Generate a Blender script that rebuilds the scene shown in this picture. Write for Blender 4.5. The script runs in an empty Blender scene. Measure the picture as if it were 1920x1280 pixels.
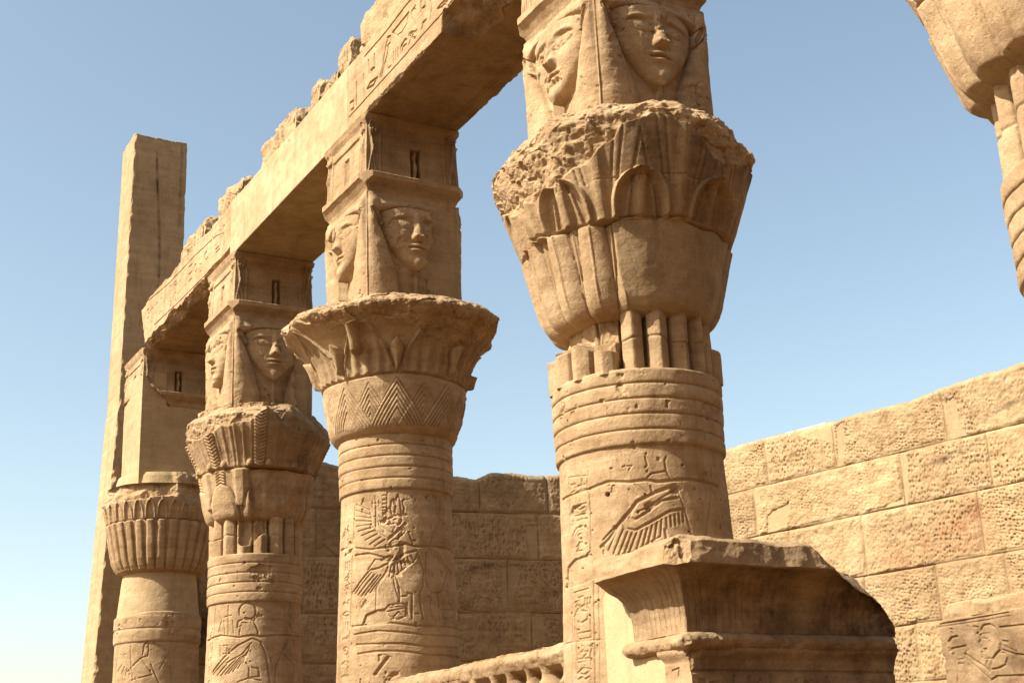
import bpy, math, random
import numpy as np
from mathutils import Vector, Matrix

sc = bpy.context.scene
col = sc.collection
R = math.radians

# ------------------------------------------------------------------ camera, sky, sun, exposure
FPX = 2550.0                                   # focal length in pixels of the 1920 px wide photograph
YAW, PITCH, ROLL = 0.526838, 0.314288, -0.042836
CAM = np.array([-5.35504, 0.0, 0.0])           # eye level is z = 0, the sand lies 1.6 m below
_cy, _sy, _cp, _sp = math.cos(YAW), math.sin(YAW), math.cos(PITCH), math.sin(PITCH)
FWD = np.array([_sy * _cp, _cy * _cp, _sp])
_r0 = np.array([_cy, -_sy, 0.0]); _u0 = np.cross(_r0, FWD)
RGT = math.cos(ROLL) * _r0 + math.sin(ROLL) * _u0
UPV = -math.sin(ROLL) * _r0 + math.cos(ROLL) * _u0
cd = bpy.data.cameras.new('camera'); co = bpy.data.objects.new('camera', cd); col.objects.link(co)
cd.sensor_width = 36.0; cd.lens = FPX / 1920 * 36.0; cd.clip_start = 0.05; cd.clip_end = 5000
M = Matrix(((RGT[0], UPV[0], -FWD[0], CAM[0]), (RGT[1], UPV[1], -FWD[1], CAM[1]), (RGT[2], UPV[2], -FWD[2], CAM[2]), (0, 0, 0, 1)))
co.matrix_world = M
sc.camera = co

SUN_AZ, SUN_EL = -84.0, 43.0                   # azimuth clockwise from +Y
w = bpy.data.worlds.new('World'); sc.world = w; w.use_nodes = True
nt = w.node_tree; nt.nodes.clear()
sky = nt.nodes.new('ShaderNodeTexSky'); sky.sky_type = 'NISHITA'; sky.sun_disc = False
sky.sun_elevation = R(SUN_EL); sky.sun_rotation = R(SUN_AZ % 360)
sky.air_density = 1.0; sky.dust_density = 1.7; sky.ozone_density = 1.0; sky.altitude = 0
bg = nt.nodes.new('ShaderNodeBackground'); bg.inputs['Strength'].default_value = 0.121
wo = nt.nodes.new('ShaderNodeOutputWorld')
hz = nt.nodes.new('ShaderNodeMix'); hz.data_type = 'RGBA'; hz.blend_type = 'MULTIPLY'; hz.inputs[0].default_value = 1.0; hz.inputs[7].default_value = (1.13, 1.03, 0.85, 1)   # desert dust warms the sky
nt.links.new(sky.outputs[0], hz.inputs[6]); nt.links.new(hz.outputs[2], bg.inputs[0]); nt.links.new(bg.outputs[0], wo.inputs[0])
sl = bpy.data.lights.new('sun', 'SUN'); sl.energy = 5.0; sl.angle = R(0.53); sl.color = (1.0, 0.98, 0.92)
so = bpy.data.objects.new('sun', sl); col.objects.link(so)
S = Vector((math.sin(R(SUN_AZ)) * math.cos(R(SUN_EL)), math.cos(R(SUN_AZ)) * math.cos(R(SUN_EL)), math.sin(R(SUN_EL))))
so.rotation_euler = S.to_track_quat('Z', 'Y').to_euler()
sc.view_settings.view_transform = 'Standard'; sc.view_settings.look = 'None'
sc.view_settings.exposure = 1.08; sc.view_settings.gamma = 1.0
sc.cycles.max_bounces = 8; sc.cycles.diffuse_bounces = 6

# ------------------------------------------------------------------ measuring helpers (photo pixels -> points of known planes / cylinders)
def ray(x, y):
    v = FWD * FPX + RGT * (x - 960) - UPV * (y - 640)
    return v / np.linalg.norm(v)
def onX(x, y, X):
    v = ray(x, y); return CAM + v * (X - CAM[0]) / v[0]
def onY(x, y, Y):
    v = ray(x, y); return CAM + v * (Y - CAM[1]) / v[1]
def proj(P):
    v = np.asarray(P, float) - CAM
    return 960 + FPX * (v @ RGT) / (v @ FWD), 640 - FPX * (v @ UPV) / (v @ FWD)
COLY = {1: 3.5215, 2: 7.5108, 3: 11.5, 4: 15.4465, 5: 19.5847}
def zc(c, y):
    lo, hi = -4.0, 14.0
    for _ in range(50):
        m = (lo + hi) / 2
        if proj((0, COLY[c], m))[1] > y: lo = m
        else: hi = m
    return lo
def front(c):
    d = np.array([CAM[0], -COLY[c]]); return d / np.linalg.norm(d)
def hit(c, x, y, r):                            # pixel -> (angle, height) on the cylinder of column c
    v = ray(x, y); o = np.array([CAM[0], CAM[1] - COLY[c]]); d = v[:2]
    A = d @ d; B = 2 * o @ d; Cc = o @ o - r * r
    D = B * B - 4 * A * Cc
    t = (-B - math.sqrt(max(D, 0))) / (2 * A)
    p = o + t * d; f = front(c); rt = np.array([-f[1], f[0]])
    return math.atan2(p @ rt, p @ f), CAM[2] + t * v[2]

# ------------------------------------------------------------------ noise
_rng = np.random.RandomState(7)
_PT = _rng.permutation(256).astype(np.int32); _PT = np.concatenate([_PT, _PT])
_VT = _rng.rand(256).astype(np.float32) * 2 - 1
def vnoise(x, y, z):
    xi = np.floor(x); yi = np.floor(y); zi = np.floor(z)
    fx = (x - xi).astype(np.float32); fy = (y - yi).astype(np.float32); fz = (z - zi).astype(np.float32)
    xi = xi.astype(np.int32) & 255; yi = yi.astype(np.int32) & 255; zi = zi.astype(np.int32) & 255
    x1 = (xi + 1) & 255; y1 = (yi + 1) & 255; z1 = (zi + 1) & 255
    fx = fx * fx * fx * (fx * (fx * 6 - 15) + 10); fy = fy * fy * fy * (fy * (fy * 6 - 15) + 10); fz = fz * fz * fz * (fz * (fz * 6 - 15) + 10)
    a0 = _PT[xi]; a1 = _PT[x1]
    b00 = _PT[a0 + yi]; b01 = _PT[a0 + y1]; b10 = _PT[a1 + yi]; b11 = _PT[a1 + y1]
    def V(b, zz): return _VT[_PT[b + zz]]
    def L(a, b, t): return a + (b - a) * t
    lo = L(L(V(b00, zi), V(b10, zi), fx), L(V(b01, zi), V(b11, zi), fx), fy)
    hi = L(L(V(b00, z1), V(b10, z1), fx), L(V(b01, z1), V(b11, z1), fx), fy)
    return L(lo, hi, fz)
def fbm(P, f=1.0, octv=4, gain=0.5, off=0.0, st=(1, 1, 1)):
    x = P[..., 0] * f * st[0] + off; y = P[..., 1] * f * st[1] + off * 1.7; z = P[..., 2] * f * st[2] - off * 0.6
    s = 0; a = 1.0; t = 0
    for k in range(octv):
        s = s + a * vnoise(x, y, z); t += a; a *= gain
        x, y, z = (0.8 * x + 0.6 * y) * 2.03 + 13.1, (-0.6 * x + 0.8 * y) * 2.03 + 7.7, z * 2.03 + 3.3
    return s / t
def ridged(P, f=1.0, octv=4, off=0.0, st=(1, 1, 1)):
    x = P[..., 0] * f * st[0] + off; y = P[..., 1] * f * st[1] - off; z = P[..., 2] * f * st[2] + off * 0.5
    s = 0; a = 1.0; t = 0
    for k in range(octv):
        s = s + a * (1 - np.abs(vnoise(x, y, z)) * 2); t += a; a *= 0.5
        x, y, z = (0.8 * x + 0.6 * z) * 2.1 + 3.1, y * 2.1 + 1.7, (-0.6 * x + 0.8 * z) * 2.1 + 9.3
    return s / t
def facets(P, f, seed=0.0, st=(1, 1, 1)):
    """fracture planes: every Voronoi cell is a tilted plane of its own, roughly -1..1"""
    X = P[..., 0] * f * st[0] + seed * 3.1; Y = P[..., 1] * f * st[1] - seed * 1.7; Z = P[..., 2] * f * st[2] + seed
    X = X.astype(np.float32); Y = Y.astype(np.float32); Z = Z.astype(np.float32)
    xi = np.floor(X); yi = np.floor(Y); zi = np.floor(Z); best = np.full(X.shape, 9.0, np.float32); val = np.zeros(X.shape, np.float32)
    for dx in (-1, 0, 1):
        for dy in (-1, 0, 1):
            for dz in (-1, 0, 1):
                i = xi + dx; j = yi + dy; k = zi + dz
                h = _PT[_PT[_PT[i.astype(np.int32) & 255] + (j.astype(np.int32) & 255)] + (k.astype(np.int32) & 255)]
                a = _VT[h]; b = _VT[_PT[h]]; c = _VT[_PT[h + 17]]; e = _VT[_PT[h + 91]]
                ux = X - i - .5 - .45 * a; uy = Y - j - .5 - .45 * b; uz = Z - k - .5 - .45 * c
                d = ux * ux + uy * uy + uz * uz; m = d < best
                best = np.where(m, d, best); val = np.where(m, 1.1 * (b * ux + c * uy + e * uz) + .55 * a, val)
    return val
def sm(a, b, x):
    t = np.clip((x - a) / (b - a), 0, 1); return t * t * (3 - 2 * t)
def gs(x, s): return np.exp(-(x / s) ** 2)
def hash2(i, j, k=0):
    h = np.sin(i * 127.1 + j * 311.7 + k * 74.7) * 43758.5453
    return h - np.floor(h)
def pits(a, b, ca, cb, seed=0, ang=0.0, shear=0.0, dens=0.85):
    """chisel pits: jittered lattice of short gouges; 0..1 field"""
    ca_, sa_ = math.cos(ang), math.sin(ang)
    x = (a * ca_ + b * sa_) / ca; y = (-a * sa_ + b * ca_) / cb + shear * x
    best = np.zeros_like(x)
    xi = np.floor(x); yi = np.floor(y)
    for dx in (-1, 0, 1):
        for dy in (-1, 0, 1):
            i = xi + dx; j = yi + dy
            px = i + 0.5 + 0.55 * (hash2(i, j, seed) - 0.5); py = j + 0.5 + 0.6 * (hash2(i, j, seed + 1) - 0.5)
            on = hash2(i, j, seed + 2) < dens; s = 0.5 + 0.6 * hash2(i, j, seed + 3)
            d = ((x - px) / 0.36) ** 2 + ((y - py) / 0.42) ** 2
            best = np.maximum(best, np.where(on, np.clip(1 - d, 0, 1) * s, 0))
    return best

# ------------------------------------------------------------------ mesh builders
def link(name, me, parent=None):
    o = bpy.data.objects.new(name, me); col.objects.link(o)
    if parent is not None: o.parent = parent
    return o
def fast_mesh(name, V, quads, extra, mat, attrs=None, smooth=True):
    """V (n,3); quads (k,4) int array; extra: list of tris/ngons"""
    me = bpy.data.meshes.new(name)
    q = np.asarray(quads, np.int32).reshape(-1)
    ex = [np.asarray(e, np.int32) for e in extra]
    loops = np.concatenate([q] + ex) if ex else q
    tot = np.concatenate([np.full(len(q) // 4, 4, np.int32), np.array([len(e) for e in ex], np.int32)])
    st = np.concatenate([[0], np.cumsum(tot)[:-1]]).astype(np.int32)
    me.vertices.add(len(V)); me.vertices.foreach_set('co', np.ascontiguousarray(V, np.float32).reshape(-1))
    me.loops.add(len(loops)); me.loops.foreach_set('vertex_index', loops)
    me.polygons.add(len(tot)); me.polygons.foreach_set('loop_start', st); me.polygons.foreach_set('loop_total', tot)
    me.polygons.foreach_set('use_smooth', np.full(len(tot), smooth))
    for k, a in (attrs or {}).items():
        at = me.attributes.new(k, 'FLOAT', 'POINT'); at.data.foreach_set('value', np.ascontiguousarray(a, np.float32).reshape(-1))
    me.materials.append(mat); me.update(calc_edges=True); me.validate()
    return me
def grid_quads(m, n, wrap):
    i = np.arange(m - 1)[:, None]; nc = n if wrap else n - 1; j = np.arange(nc)[None, :]; j1 = (j + 1) % n
    return np.stack([i * n + j, i * n + j1, (i + 1) * n + j1, (i + 1) * n + j], -1).reshape(-1, 4)
def tube_mesh(name, P, mat, attrs=None):
    """closed grid P (m rows, n wrapped columns, 3) with fan caps"""
    m, n, _ = P.shape
    V = np.concatenate([P.reshape(-1, 3), P[0].mean(0)[None], P[-1].mean(0)[None]])
    j = np.arange(n); j1 = (j + 1) % n; b = m * n; t = b + 1
    ex = [(b, int(q), int(p)) for p, q in zip(j, j1)] + [(t, (m - 1) * n + int(p), (m - 1) * n + int(q)) for p, q in zip(j, j1)]
    at = {k: np.concatenate([a.reshape(-1), [a[0].mean()], [a[-1].mean()]]) for k, a in (attrs or {}).items()}
    return fast_mesh(name, V, grid_quads(m, n, True), ex, mat, at)
def slab_mesh(name, P, back, mat, attrs=None):
    """open grid P (m rows up, n columns to the right, seen from its front) closed by a back face moved by vector back"""
    m, n, _ = P.shape
    idx = np.arange(m * n).reshape(m, n)
    loop = np.concatenate([idx[0, :-1], idx[:-1, -1], idx[-1, :0:-1], idx[:0:-1, 0]])
    V0 = P.reshape(-1, 3); Vb = V0[loop] * 1.0; Vb[:, 0] += back[0]; Vb[:, 1] += back[1]; Vb[:, 2] += back[2]
    k = len(loop); bi = m * n + np.arange(k)
    side = np.stack([loop, bi, np.roll(bi, -1), np.roll(loop, -1)], -1)
    V = np.concatenate([V0, Vb]); q = np.concatenate([grid_quads(m, n, False), side])
    at = {kk: np.concatenate([a.reshape(-1), a.reshape(-1)[loop]]) for kk, a in (attrs or {}).items()}
    return fast_mesh(name, V, q, [bi[::-1]], mat, at)

def seg_dist(A, B, p, q):
    dx, dy = q[0] - p[0], q[1] - p[1]; L = dx * dx + dy * dy + 1e-12
    t = np.clip(((A - p[0]) * dx + (B - p[1]) * dy) / L, 0, 1)
    return np.hypot(A - p[0] - t * dx, B - p[1] - t * dy)
def carve(H, a, b, pts, wd, dp, prof='v'):
    """cut (dp>0) or raise (dp<0) a line of half-width wd along pts into H(m rows = b, n columns = a); a, b sorted 1-D arrays in metres"""
    dp = dp * .78
    for p, q in zip(pts[:-1], pts[1:]):
        j0, j1 = np.searchsorted(a, [min(p[0], q[0]) - wd, max(p[0], q[0]) + wd])
        i0, i1 = np.searchsorted(b, [min(p[1], q[1]) - wd, max(p[1], q[1]) + wd])
        if j1 - j0 < 1 or i1 - i0 < 1: continue
        d = seg_dist(a[None, j0:j1], b[i0:i1, None], p, q)
        k = np.clip(1 - d / wd, 0, 1); k = np.minimum(1, k * 1.7)
        s = H[i0:i1, j0:j1]
        if dp > 0: np.minimum(s, -dp * k, out=s)
        else: np.maximum(s, -dp * k, out=s)
def poly_mask(A, B, pts):
    ins = np.zeros(A.shape, bool); n = len(pts)
    for k in range(n):
        x0, y0 = pts[k]; x1, y1 = pts[(k + 1) % n]
        c = ((y0 > B) != (y1 > B)) & (A < (x1 - x0) * (B - y0) / (y1 - y0 + 1e-12) + x0)
        ins ^= c
    return ins
def circ(cx, cy, r, n=14, a0=0, a1=360):
    return [(cx + r * math.cos(R(a0 + (a1 - a0) * k / n)), cy + r * math.sin(R(a0 + (a1 - a0) * k / n))) for k in range(n + 1)]

# small carved signs in a unit box (x right, y up)
SIGNS = [
    [[(0.3, 0), (0.3, 0.7), (0.45, 1), (0.6, 0.7), (0.6, 0.3), (0.3, 0.3)]],                                   # reed
    [[(0, 0.4), (0.12, 0.6), (0.25, 0.4), (0.37, 0.6), (0.5, 0.4), (0.62, 0.6), (0.75, 0.4), (0.87, 0.6), (1, 0.4)]],   # water
    [[(0, 0.5), (0.25, 0.68), (0.5, 0.74), (0.75, 0.68), (1, 0.5), (0.75, 0.34), (0.5, 0.28), (0.25, 0.34), (0, 0.5)]],  # mouth
    [circ(0.5, 0.5, 0.4), circ(0.5, 0.5, 0.1, 6)],
    [[(0.1, 0.2), (0.5, 0.25), (0.75, 0.5), (0.8, 0.8), (0.95, 0.75), (0.8, 0.9), (0.65, 0.85), (0.55, 0.6), (0.2, 0.5), (0.1, 0.2)], [(0.5, 0.25), (0.5, 0), (0.65, 0)]],  # bird
    [[(0, 0.3), (0.2, 0.5), (0.4, 0.3), (0.6, 0.3), (0.8, 0.55), (0.95, 0.5), (0.9, 0.65), (0.75, 0.62)]],      # snake
    [[(0.1, 0.15), (0.9, 0.15), (0.9, 0.8), (0.1, 0.8), (0.1, 0.15)], [(0.5, 0.15), (0.5, 0.4)]],
    [circ(0.5, 0.25, 0.42, 8, 0, 180), [(0.08, 0.25), (0.92, 0.25)]],                                          # loaf
    [[(0.2, 0.1), (0.2, 0.9)], [(0.5, 0.1), (0.5, 0.9)], [(0.8, 0.1), (0.8, 0.9)]],
    [[(0.5, 0), (0.5, 0.55)], [(0.2, 0.5), (0.8, 0.5)], circ(0.5, 0.78, 0.2, 10)],                              # looped cross
    [[(0, 0.5), (0.5, 0.75), (1, 0.5), (0.5, 0.3), (0, 0.5)], circ(0.5, 0.52, 0.12, 6), [(0.4, 0.3), (0.35, 0)], [(0.6, 0.3), (0.9, 0.05)]],  # eye
    [[(0.3, 1), (0.3, 0.15), (0.9, 0.15), (0.9, 0), (0.15, 0), (0.15, 1), (0.3, 1)]],                           # leg
    [[(0.1, 0.6), (0.9, 0.6), (0.75, 0.25), (0.25, 0.25), (0.1, 0.6)]],                                        # bowl
    [[(0.5, 0), (0.5, 1)], [(0.25, 0.8), (0.75, 0.8)], [(0.25, 0.65), (0.75, 0.65)]],
]
def sign(H, a, b, k, x, y, sx, sy, wd, dp):
    for pl in SIGNS[k % len(SIGNS)]:
        carve(H, a, b, [(x + p[0] * sx, y + p[1] * sy) for p in pl], wd, dp)

# ------------------------------------------------------------------ materials
def sandstone(name, ca, cb, grain=1.0, bump=1.0, streak=1.0):
    m = bpy.data.materials.new(name); m.use_nodes = True
    t = m.node_tree; t.nodes.clear(); N = t.nodes.new; Lk = t.links.new
    out = N('ShaderNodeOutputMaterial'); bs = N('ShaderNodeBsdfPrincipled'); Lk(bs.outputs[0], out.inputs[0])
    bs.inputs['Roughness'].default_value = 0.92
    for k in ('Specular IOR Level', 'Specular'):
        if k in bs.inputs: bs.inputs[k].default_value = 0.12
    geo = N('ShaderNodeNewGeometry')
    def noise(scale, det=5, rough=0.6, vec=None):
        n = N('ShaderNodeTexNoise'); n.inputs['Scale'].default_value = scale; n.inputs['Detail'].default_value = det; n.inputs['Roughness'].default_value = rough
        Lk(vec or geo.outputs['Position'], n.inputs['Vector']); return n
    def ramp(src, p0, p1, c0=(0, 0, 0, 1), c1=(1, 1, 1, 1)):
        r = N('ShaderNodeValToRGB'); r.color_ramp.elements[0].position = p0; r.color_ramp.elements[1].position = p1
        r.color_ramp.elements[0].color = c0; r.color_ramp.elements[1].color = c1; Lk(src, r.inputs[0]); return r
    def mix(fac, a, b, mode='MIX', f=None):
        x = N('ShaderNodeMix'); x.data_type = 'RGBA'; x.blend_type = mode
        if f is not None: x.inputs[0].default_value = f
        else: Lk(fac, x.inputs[0])
        for s, v in ((x.inputs[6], a), (x.inputs[7], b)):
            if isinstance(v, tuple): s.default_value = v
            else: Lk(v, s)
        return x.outputs[2]
    def math_(op, a, b):
        x = N('ShaderNodeMath'); x.operation = op
        for s, v in ((x.inputs[0], a), (x.inputs[1], b)):
            if isinstance(v, (int, float)): s.default_value = v
            else: Lk(v, s)
        return x.outputs[0]
    def attr(nm):
        x = N('ShaderNodeAttribute'); x.attribute_name = nm; return x.outputs['Fac']
    big = noise(0.8, 6, 0.65); c = mix(ramp(big.outputs[0], 0.36, 0.66).outputs[0], ca, cb)
    mp = N('ShaderNodeMapping'); mp.inputs['Scale'].default_value = (0.7, 0.7, 9.0); mp.inputs['Rotation'].default_value = (0.06, 0.05, 0); Lk(geo.outputs['Position'], mp.inputs[0])
    st = noise(1.6, 5, 0.6, mp.outputs[0])
    c = mix(ramp(st.outputs[0], 0.35, 0.7, (0.86, 0.83, 0.79, 1), (1.07, 1.07, 1.06, 1)).outputs[0], c, (1, 1, 1, 1)) if False else mix(None, c, ramp(st.outputs[0], 0.34, 0.66, (1 - 0.17 * streak, 1 - 0.20 * streak, 1 - 0.23 * streak, 1), (1.05, 1.05, 1.05, 1)).outputs[0], 'MULTIPLY', 1.0)
    med = noise(5.5, 6, 0.7)
    c = mix(None, c, ramp(med.outputs[0], 0.36, 0.6, (0.74, 0.69, 0.62, 1), (1.05, 1.05, 1.05, 1)).outputs[0], 'MULTIPLY', 0.85)
    gr = noise(95, 3, 0.7)
    c = mix(None, c, ramp(gr.outputs[0], 0.3, 0.7, (0.84, 0.82, 0.8, 1), (1.12, 1.12, 1.12, 1)).outputs[0], 'MULTIPLY', 0.6 * grain)
    # pale mortar of the restored patches
    pl = attr('plain')
    mor = noise(7, 6, 0.7)
    cm = mix(ramp(mor.outputs[0], 0.3, 0.75).outputs[0], (0.37, 0.268, 0.140, 1), (0.45, 0.335, 0.182, 1))
    cm = mix(None, cm, ramp(gr.outputs[0], 0.3, 0.7, (0.82, 0.79, 0.75, 1), (1.12, 1.12, 1.12, 1)).outputs[0], 'MULTIPLY', 0.9)
    c = mix(pl, c, cm)
    # dark brown patina and painted shade, broken up by noise
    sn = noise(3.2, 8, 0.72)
    f = math_('MULTIPLY', attr('stain_shade'), ramp(sn.outputs[0], 0.32, 0.62).outputs[0])
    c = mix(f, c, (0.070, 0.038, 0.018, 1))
    # thin vertical run-off marks and specks
    mp2 = N('ShaderNodeMapping'); mp2.inputs['Scale'].default_value = (6.0, 6.0, 0.55); Lk(geo.outputs['Position'], mp2.inputs[0])
    rn = noise(1.0, 6, 0.7, mp2.outputs[0])
    c = mix(None, c, ramp(rn.outputs[0], 0.30, 0.46, (0.66, 0.60, 0.54, 1), (1, 1, 1, 1)).outputs[0], 'MULTIPLY', 0.55)
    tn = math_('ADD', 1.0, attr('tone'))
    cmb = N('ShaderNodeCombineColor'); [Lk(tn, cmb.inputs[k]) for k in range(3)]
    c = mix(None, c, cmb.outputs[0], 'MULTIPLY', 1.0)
    # scattered dark specks
    sp = noise(38, 2, 0.5)
    c = mix(None, c, ramp(sp.outputs[0], 0.26, 0.33, (0.55, 0.48, 0.42, 1), (1, 1, 1, 1)).outputs[0], 'MULTIPLY', 0.7 * grain)
    # reddish attribute (old paint / iron)
    rf = math_('MULTIPLY', attr('red'), ramp(med.outputs[0], 0.42, 0.6).outputs[0])
    c = mix(rf, c, (0.25, 0.115, 0.050, 1))
    Lk(c, bs.inputs['Base Color'])
    # relief of the grain
    b1 = noise(42, 8, 0.72); b2 = noise(210, 4, 0.7)
    vo = N('ShaderNodeTexVoronoi'); vo.inputs['Scale'].default_value = 24; Lk(geo.outputs['Position'], vo.inputs['Vector'])
    pit = ramp(vo.outputs['Distance'], 0.05, 0.22)
    pn = ramp(noise(3.0, 3).outputs[0], 0.5, 0.62)
    ptn = mix(pn.outputs[0], (1, 1, 1, 1), pit.outputs[0])
    hsum = math_('ADD', math_('MULTIPLY', b1.outputs[0], 1.0), math_('MULTIPLY', b2.outputs[0], 0.35))
    hsum = math_('ADD', hsum, math_('MULTIPLY', ptn, 0.35))
    b0 = noise(13, 5, 0.65); hsum = math_('ADD', hsum, math_('MULTIPLY', b0.outputs[0], 1.3))
    bp = N('ShaderNodeBump'); bp.inputs['Distance'].default_value = 0.018
    Lk(math_('SUBTRACT', 0.58 * bump, math_('MULTIPLY', pl, 0.25 * bump)), bp.inputs['Strength'])
    Lk(hsum, bp.inputs['Height']); Lk(bp.outputs[0], bs.inputs['Normal'])
    return m
STONE = sandstone('sandstone', (0.362, 0.241, 0.128, 1), (0.465, 0.325, 0.184, 1))
STONE_W = sandstone('sandstone_wall', (0.375, 0.251, 0.130, 1), (0.455, 0.320, 0.174, 1), bump=1.2)
MORTAR = sandstone('restored_stone', (0.36, 0.268, 0.145, 1), (0.43, 0.328, 0.185, 1), grain=0.7, bump=0.45, streak=0.4)
SAND = sandstone('packed_earth', (0.110, 0.058, 0.021, 1), (0.14, 0.078, 0.031, 1), streak=0.0)
GRANITE = sandstone('granite', (0.15, 0.080, 0.034, 1), (0.20, 0.115, 0.055, 1), streak=0.2)
WHITE = sandstone('white_paint', (0.72, 0.72, 0.70, 1), (0.80, 0.80, 0.78, 1), streak=0.1)

def tag(o, label, cat, group=None, kind='thing'):
    if kind: o['kind'] = kind
    if label: o['label'] = label
    if cat: o['category'] = cat
    if group: o['group'] = group
    return o
def thing(name, loc, label, cat, group=None):
    o = bpy.data.objects.new(name, None); o.empty_display_size = 0.3; col.objects.link(o); o.location = loc
    return tag(o, label, cat, group)
def part(name, me, root):
    o = link(name, me, root); o.matrix_parent_inverse = Matrix.Translation(-Vector(root.location)) if root.parent is None else Matrix()
    return o

# ------------------------------------------------------------------ the two lathes
def theta_grid(n_front, n_back=40, span=1.9):
    # dense over the side seen from here, sparser behind; closed
    a = np.linspace(-span, span, n_front); b = np.linspace(span, 2 * math.pi - span, n_back + 2)[1:-1]
    return np.concatenate([a, b])
def round_part(c, th, zs, Rz, H=None, mat=STONE, name='shaft', rough=0.004, attrs=None, post=None, cxy=None):
    """Rz: radius per row (m,) or (m,n); H extra outward displacement (m,n)"""
    f = front(c); rt = np.array([-f[1], f[0]])
    Rr = np.broadcast_to(Rz[:, None] if np.ndim(Rz) == 1 else Rz, (len(zs), len(th))).astype(float)
    if H is not None: Rr = Rr + H
    ct, s_ = np.cos(th)[None, :], np.sin(th)[None, :]
    def pos(Q):
        X = Q * (ct * f[0] + s_ * rt[0]); Y = COLY[c] + Q * (ct * f[1] + s_ * rt[1])
        return np.stack([X, Y, np.broadcast_to(zs[:, None], X.shape)], -1)
    P = pos(Rr)
    Rr = Rr + rough * (1.6 * fbm(P, 2.2, 3, off=c * 3.1) + 1.0 * fbm(P, 9, 4, off=c * 5.3))
    P = pos(Rr)
    if post is not None: P = post(P)
    return tube_mesh(name, P, mat, attrs)

FACE_N = {0: (0, -1), 1: (1, 0), 2: (0, 1), 3: (-1, 0)}
def square_part(name, origin, A, B, C, ha, hb, cs, off, relief, nres, mat, attrs=None, post=None, rough=0.003, seed=0.0):
    """box lathe. local axes A,B,C (right handed). faces in order -B, +A, +B, -A; off(c) widens all sides; relief(face,u,c)->(h,plain)"""
    A, B, C, origin = (np.asarray(v, float) for v in (A, B, C, origin))
    cs = np.asarray(cs, float); m = len(cs); cols = []; nrm = []; pl = []; stn = []
    o = off(cs) if off is not None else np.zeros(m)
    ha_ = np.broadcast_to(ha, (m,)) + o; hb_ = np.broadcast_to(hb, (m,)) + o
    for k in range(4):
        u = np.linspace(-1, 1, nres[k] + 1)[:-1]
        U, Cc = np.meshgrid(u, cs)
        r = relief(k, U, Cc) if relief is not None else None
        h, p, s = (r if r is not None else (np.zeros_like(U), np.zeros_like(U), np.zeros_like(U)))
        if k == 0: a = U * ha_[:, None]; b = -hb_[:, None] - h
        elif k == 1: a = ha_[:, None] + h; b = U * hb_[:, None]
        elif k == 2: a = -U * ha_[:, None]; b = hb_[:, None] + h
        else: a = -ha_[:, None] - h; b = -U * hb_[:, None]
        P = origin + a[..., None] * A + b[..., None] * B + Cc[..., None] * C
        n = {0: -B, 1: A, 2: B, 3: -A}[k]
        cols.append(P); nrm.append(np.broadcast_to(n, P.shape)); pl.append(np.broadcast_to(p, U.shape)); stn.append(np.broadcast_to(s, U.shape))
    P = np.concatenate(cols, 1); Nn = np.concatenate(nrm, 1)
    d = rough * (1.4 * fbm(P, 2.5, 3, off=seed) + fbm(P, 11, 4, off=seed + 4))
    P = P + Nn * d[..., None]
    if post is not None: P = post(P)
    at = {'plain': np.concatenate(pl, 1), 'stain_shade': np.concatenate(stn, 1)}
    return tube_mesh(name, P, mat, at)
def cut(P, n, d, amp=0.03, f=3.0, off=0.0, mask=None, rg=0.5):
    """break the stone along a noisy plane: everything with P.n > d is pushed back onto it"""
    n = np.asarray(n, float); n = n / np.linalg.norm(n)
    s = P @ n - d - amp * (fbm(P, f, 5, 0.55, off) + (rg * .42 * facets(P + .04 * fbm(P, 6, 2)[..., None], f * 1.5, off) if amp > .015 else rg * (ridged(P, f * 1.3, 3, off) - 0.3)))
    if mask is not None: s = s - mask
    return P - np.clip(s, 0, None)[..., None] * n

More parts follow.
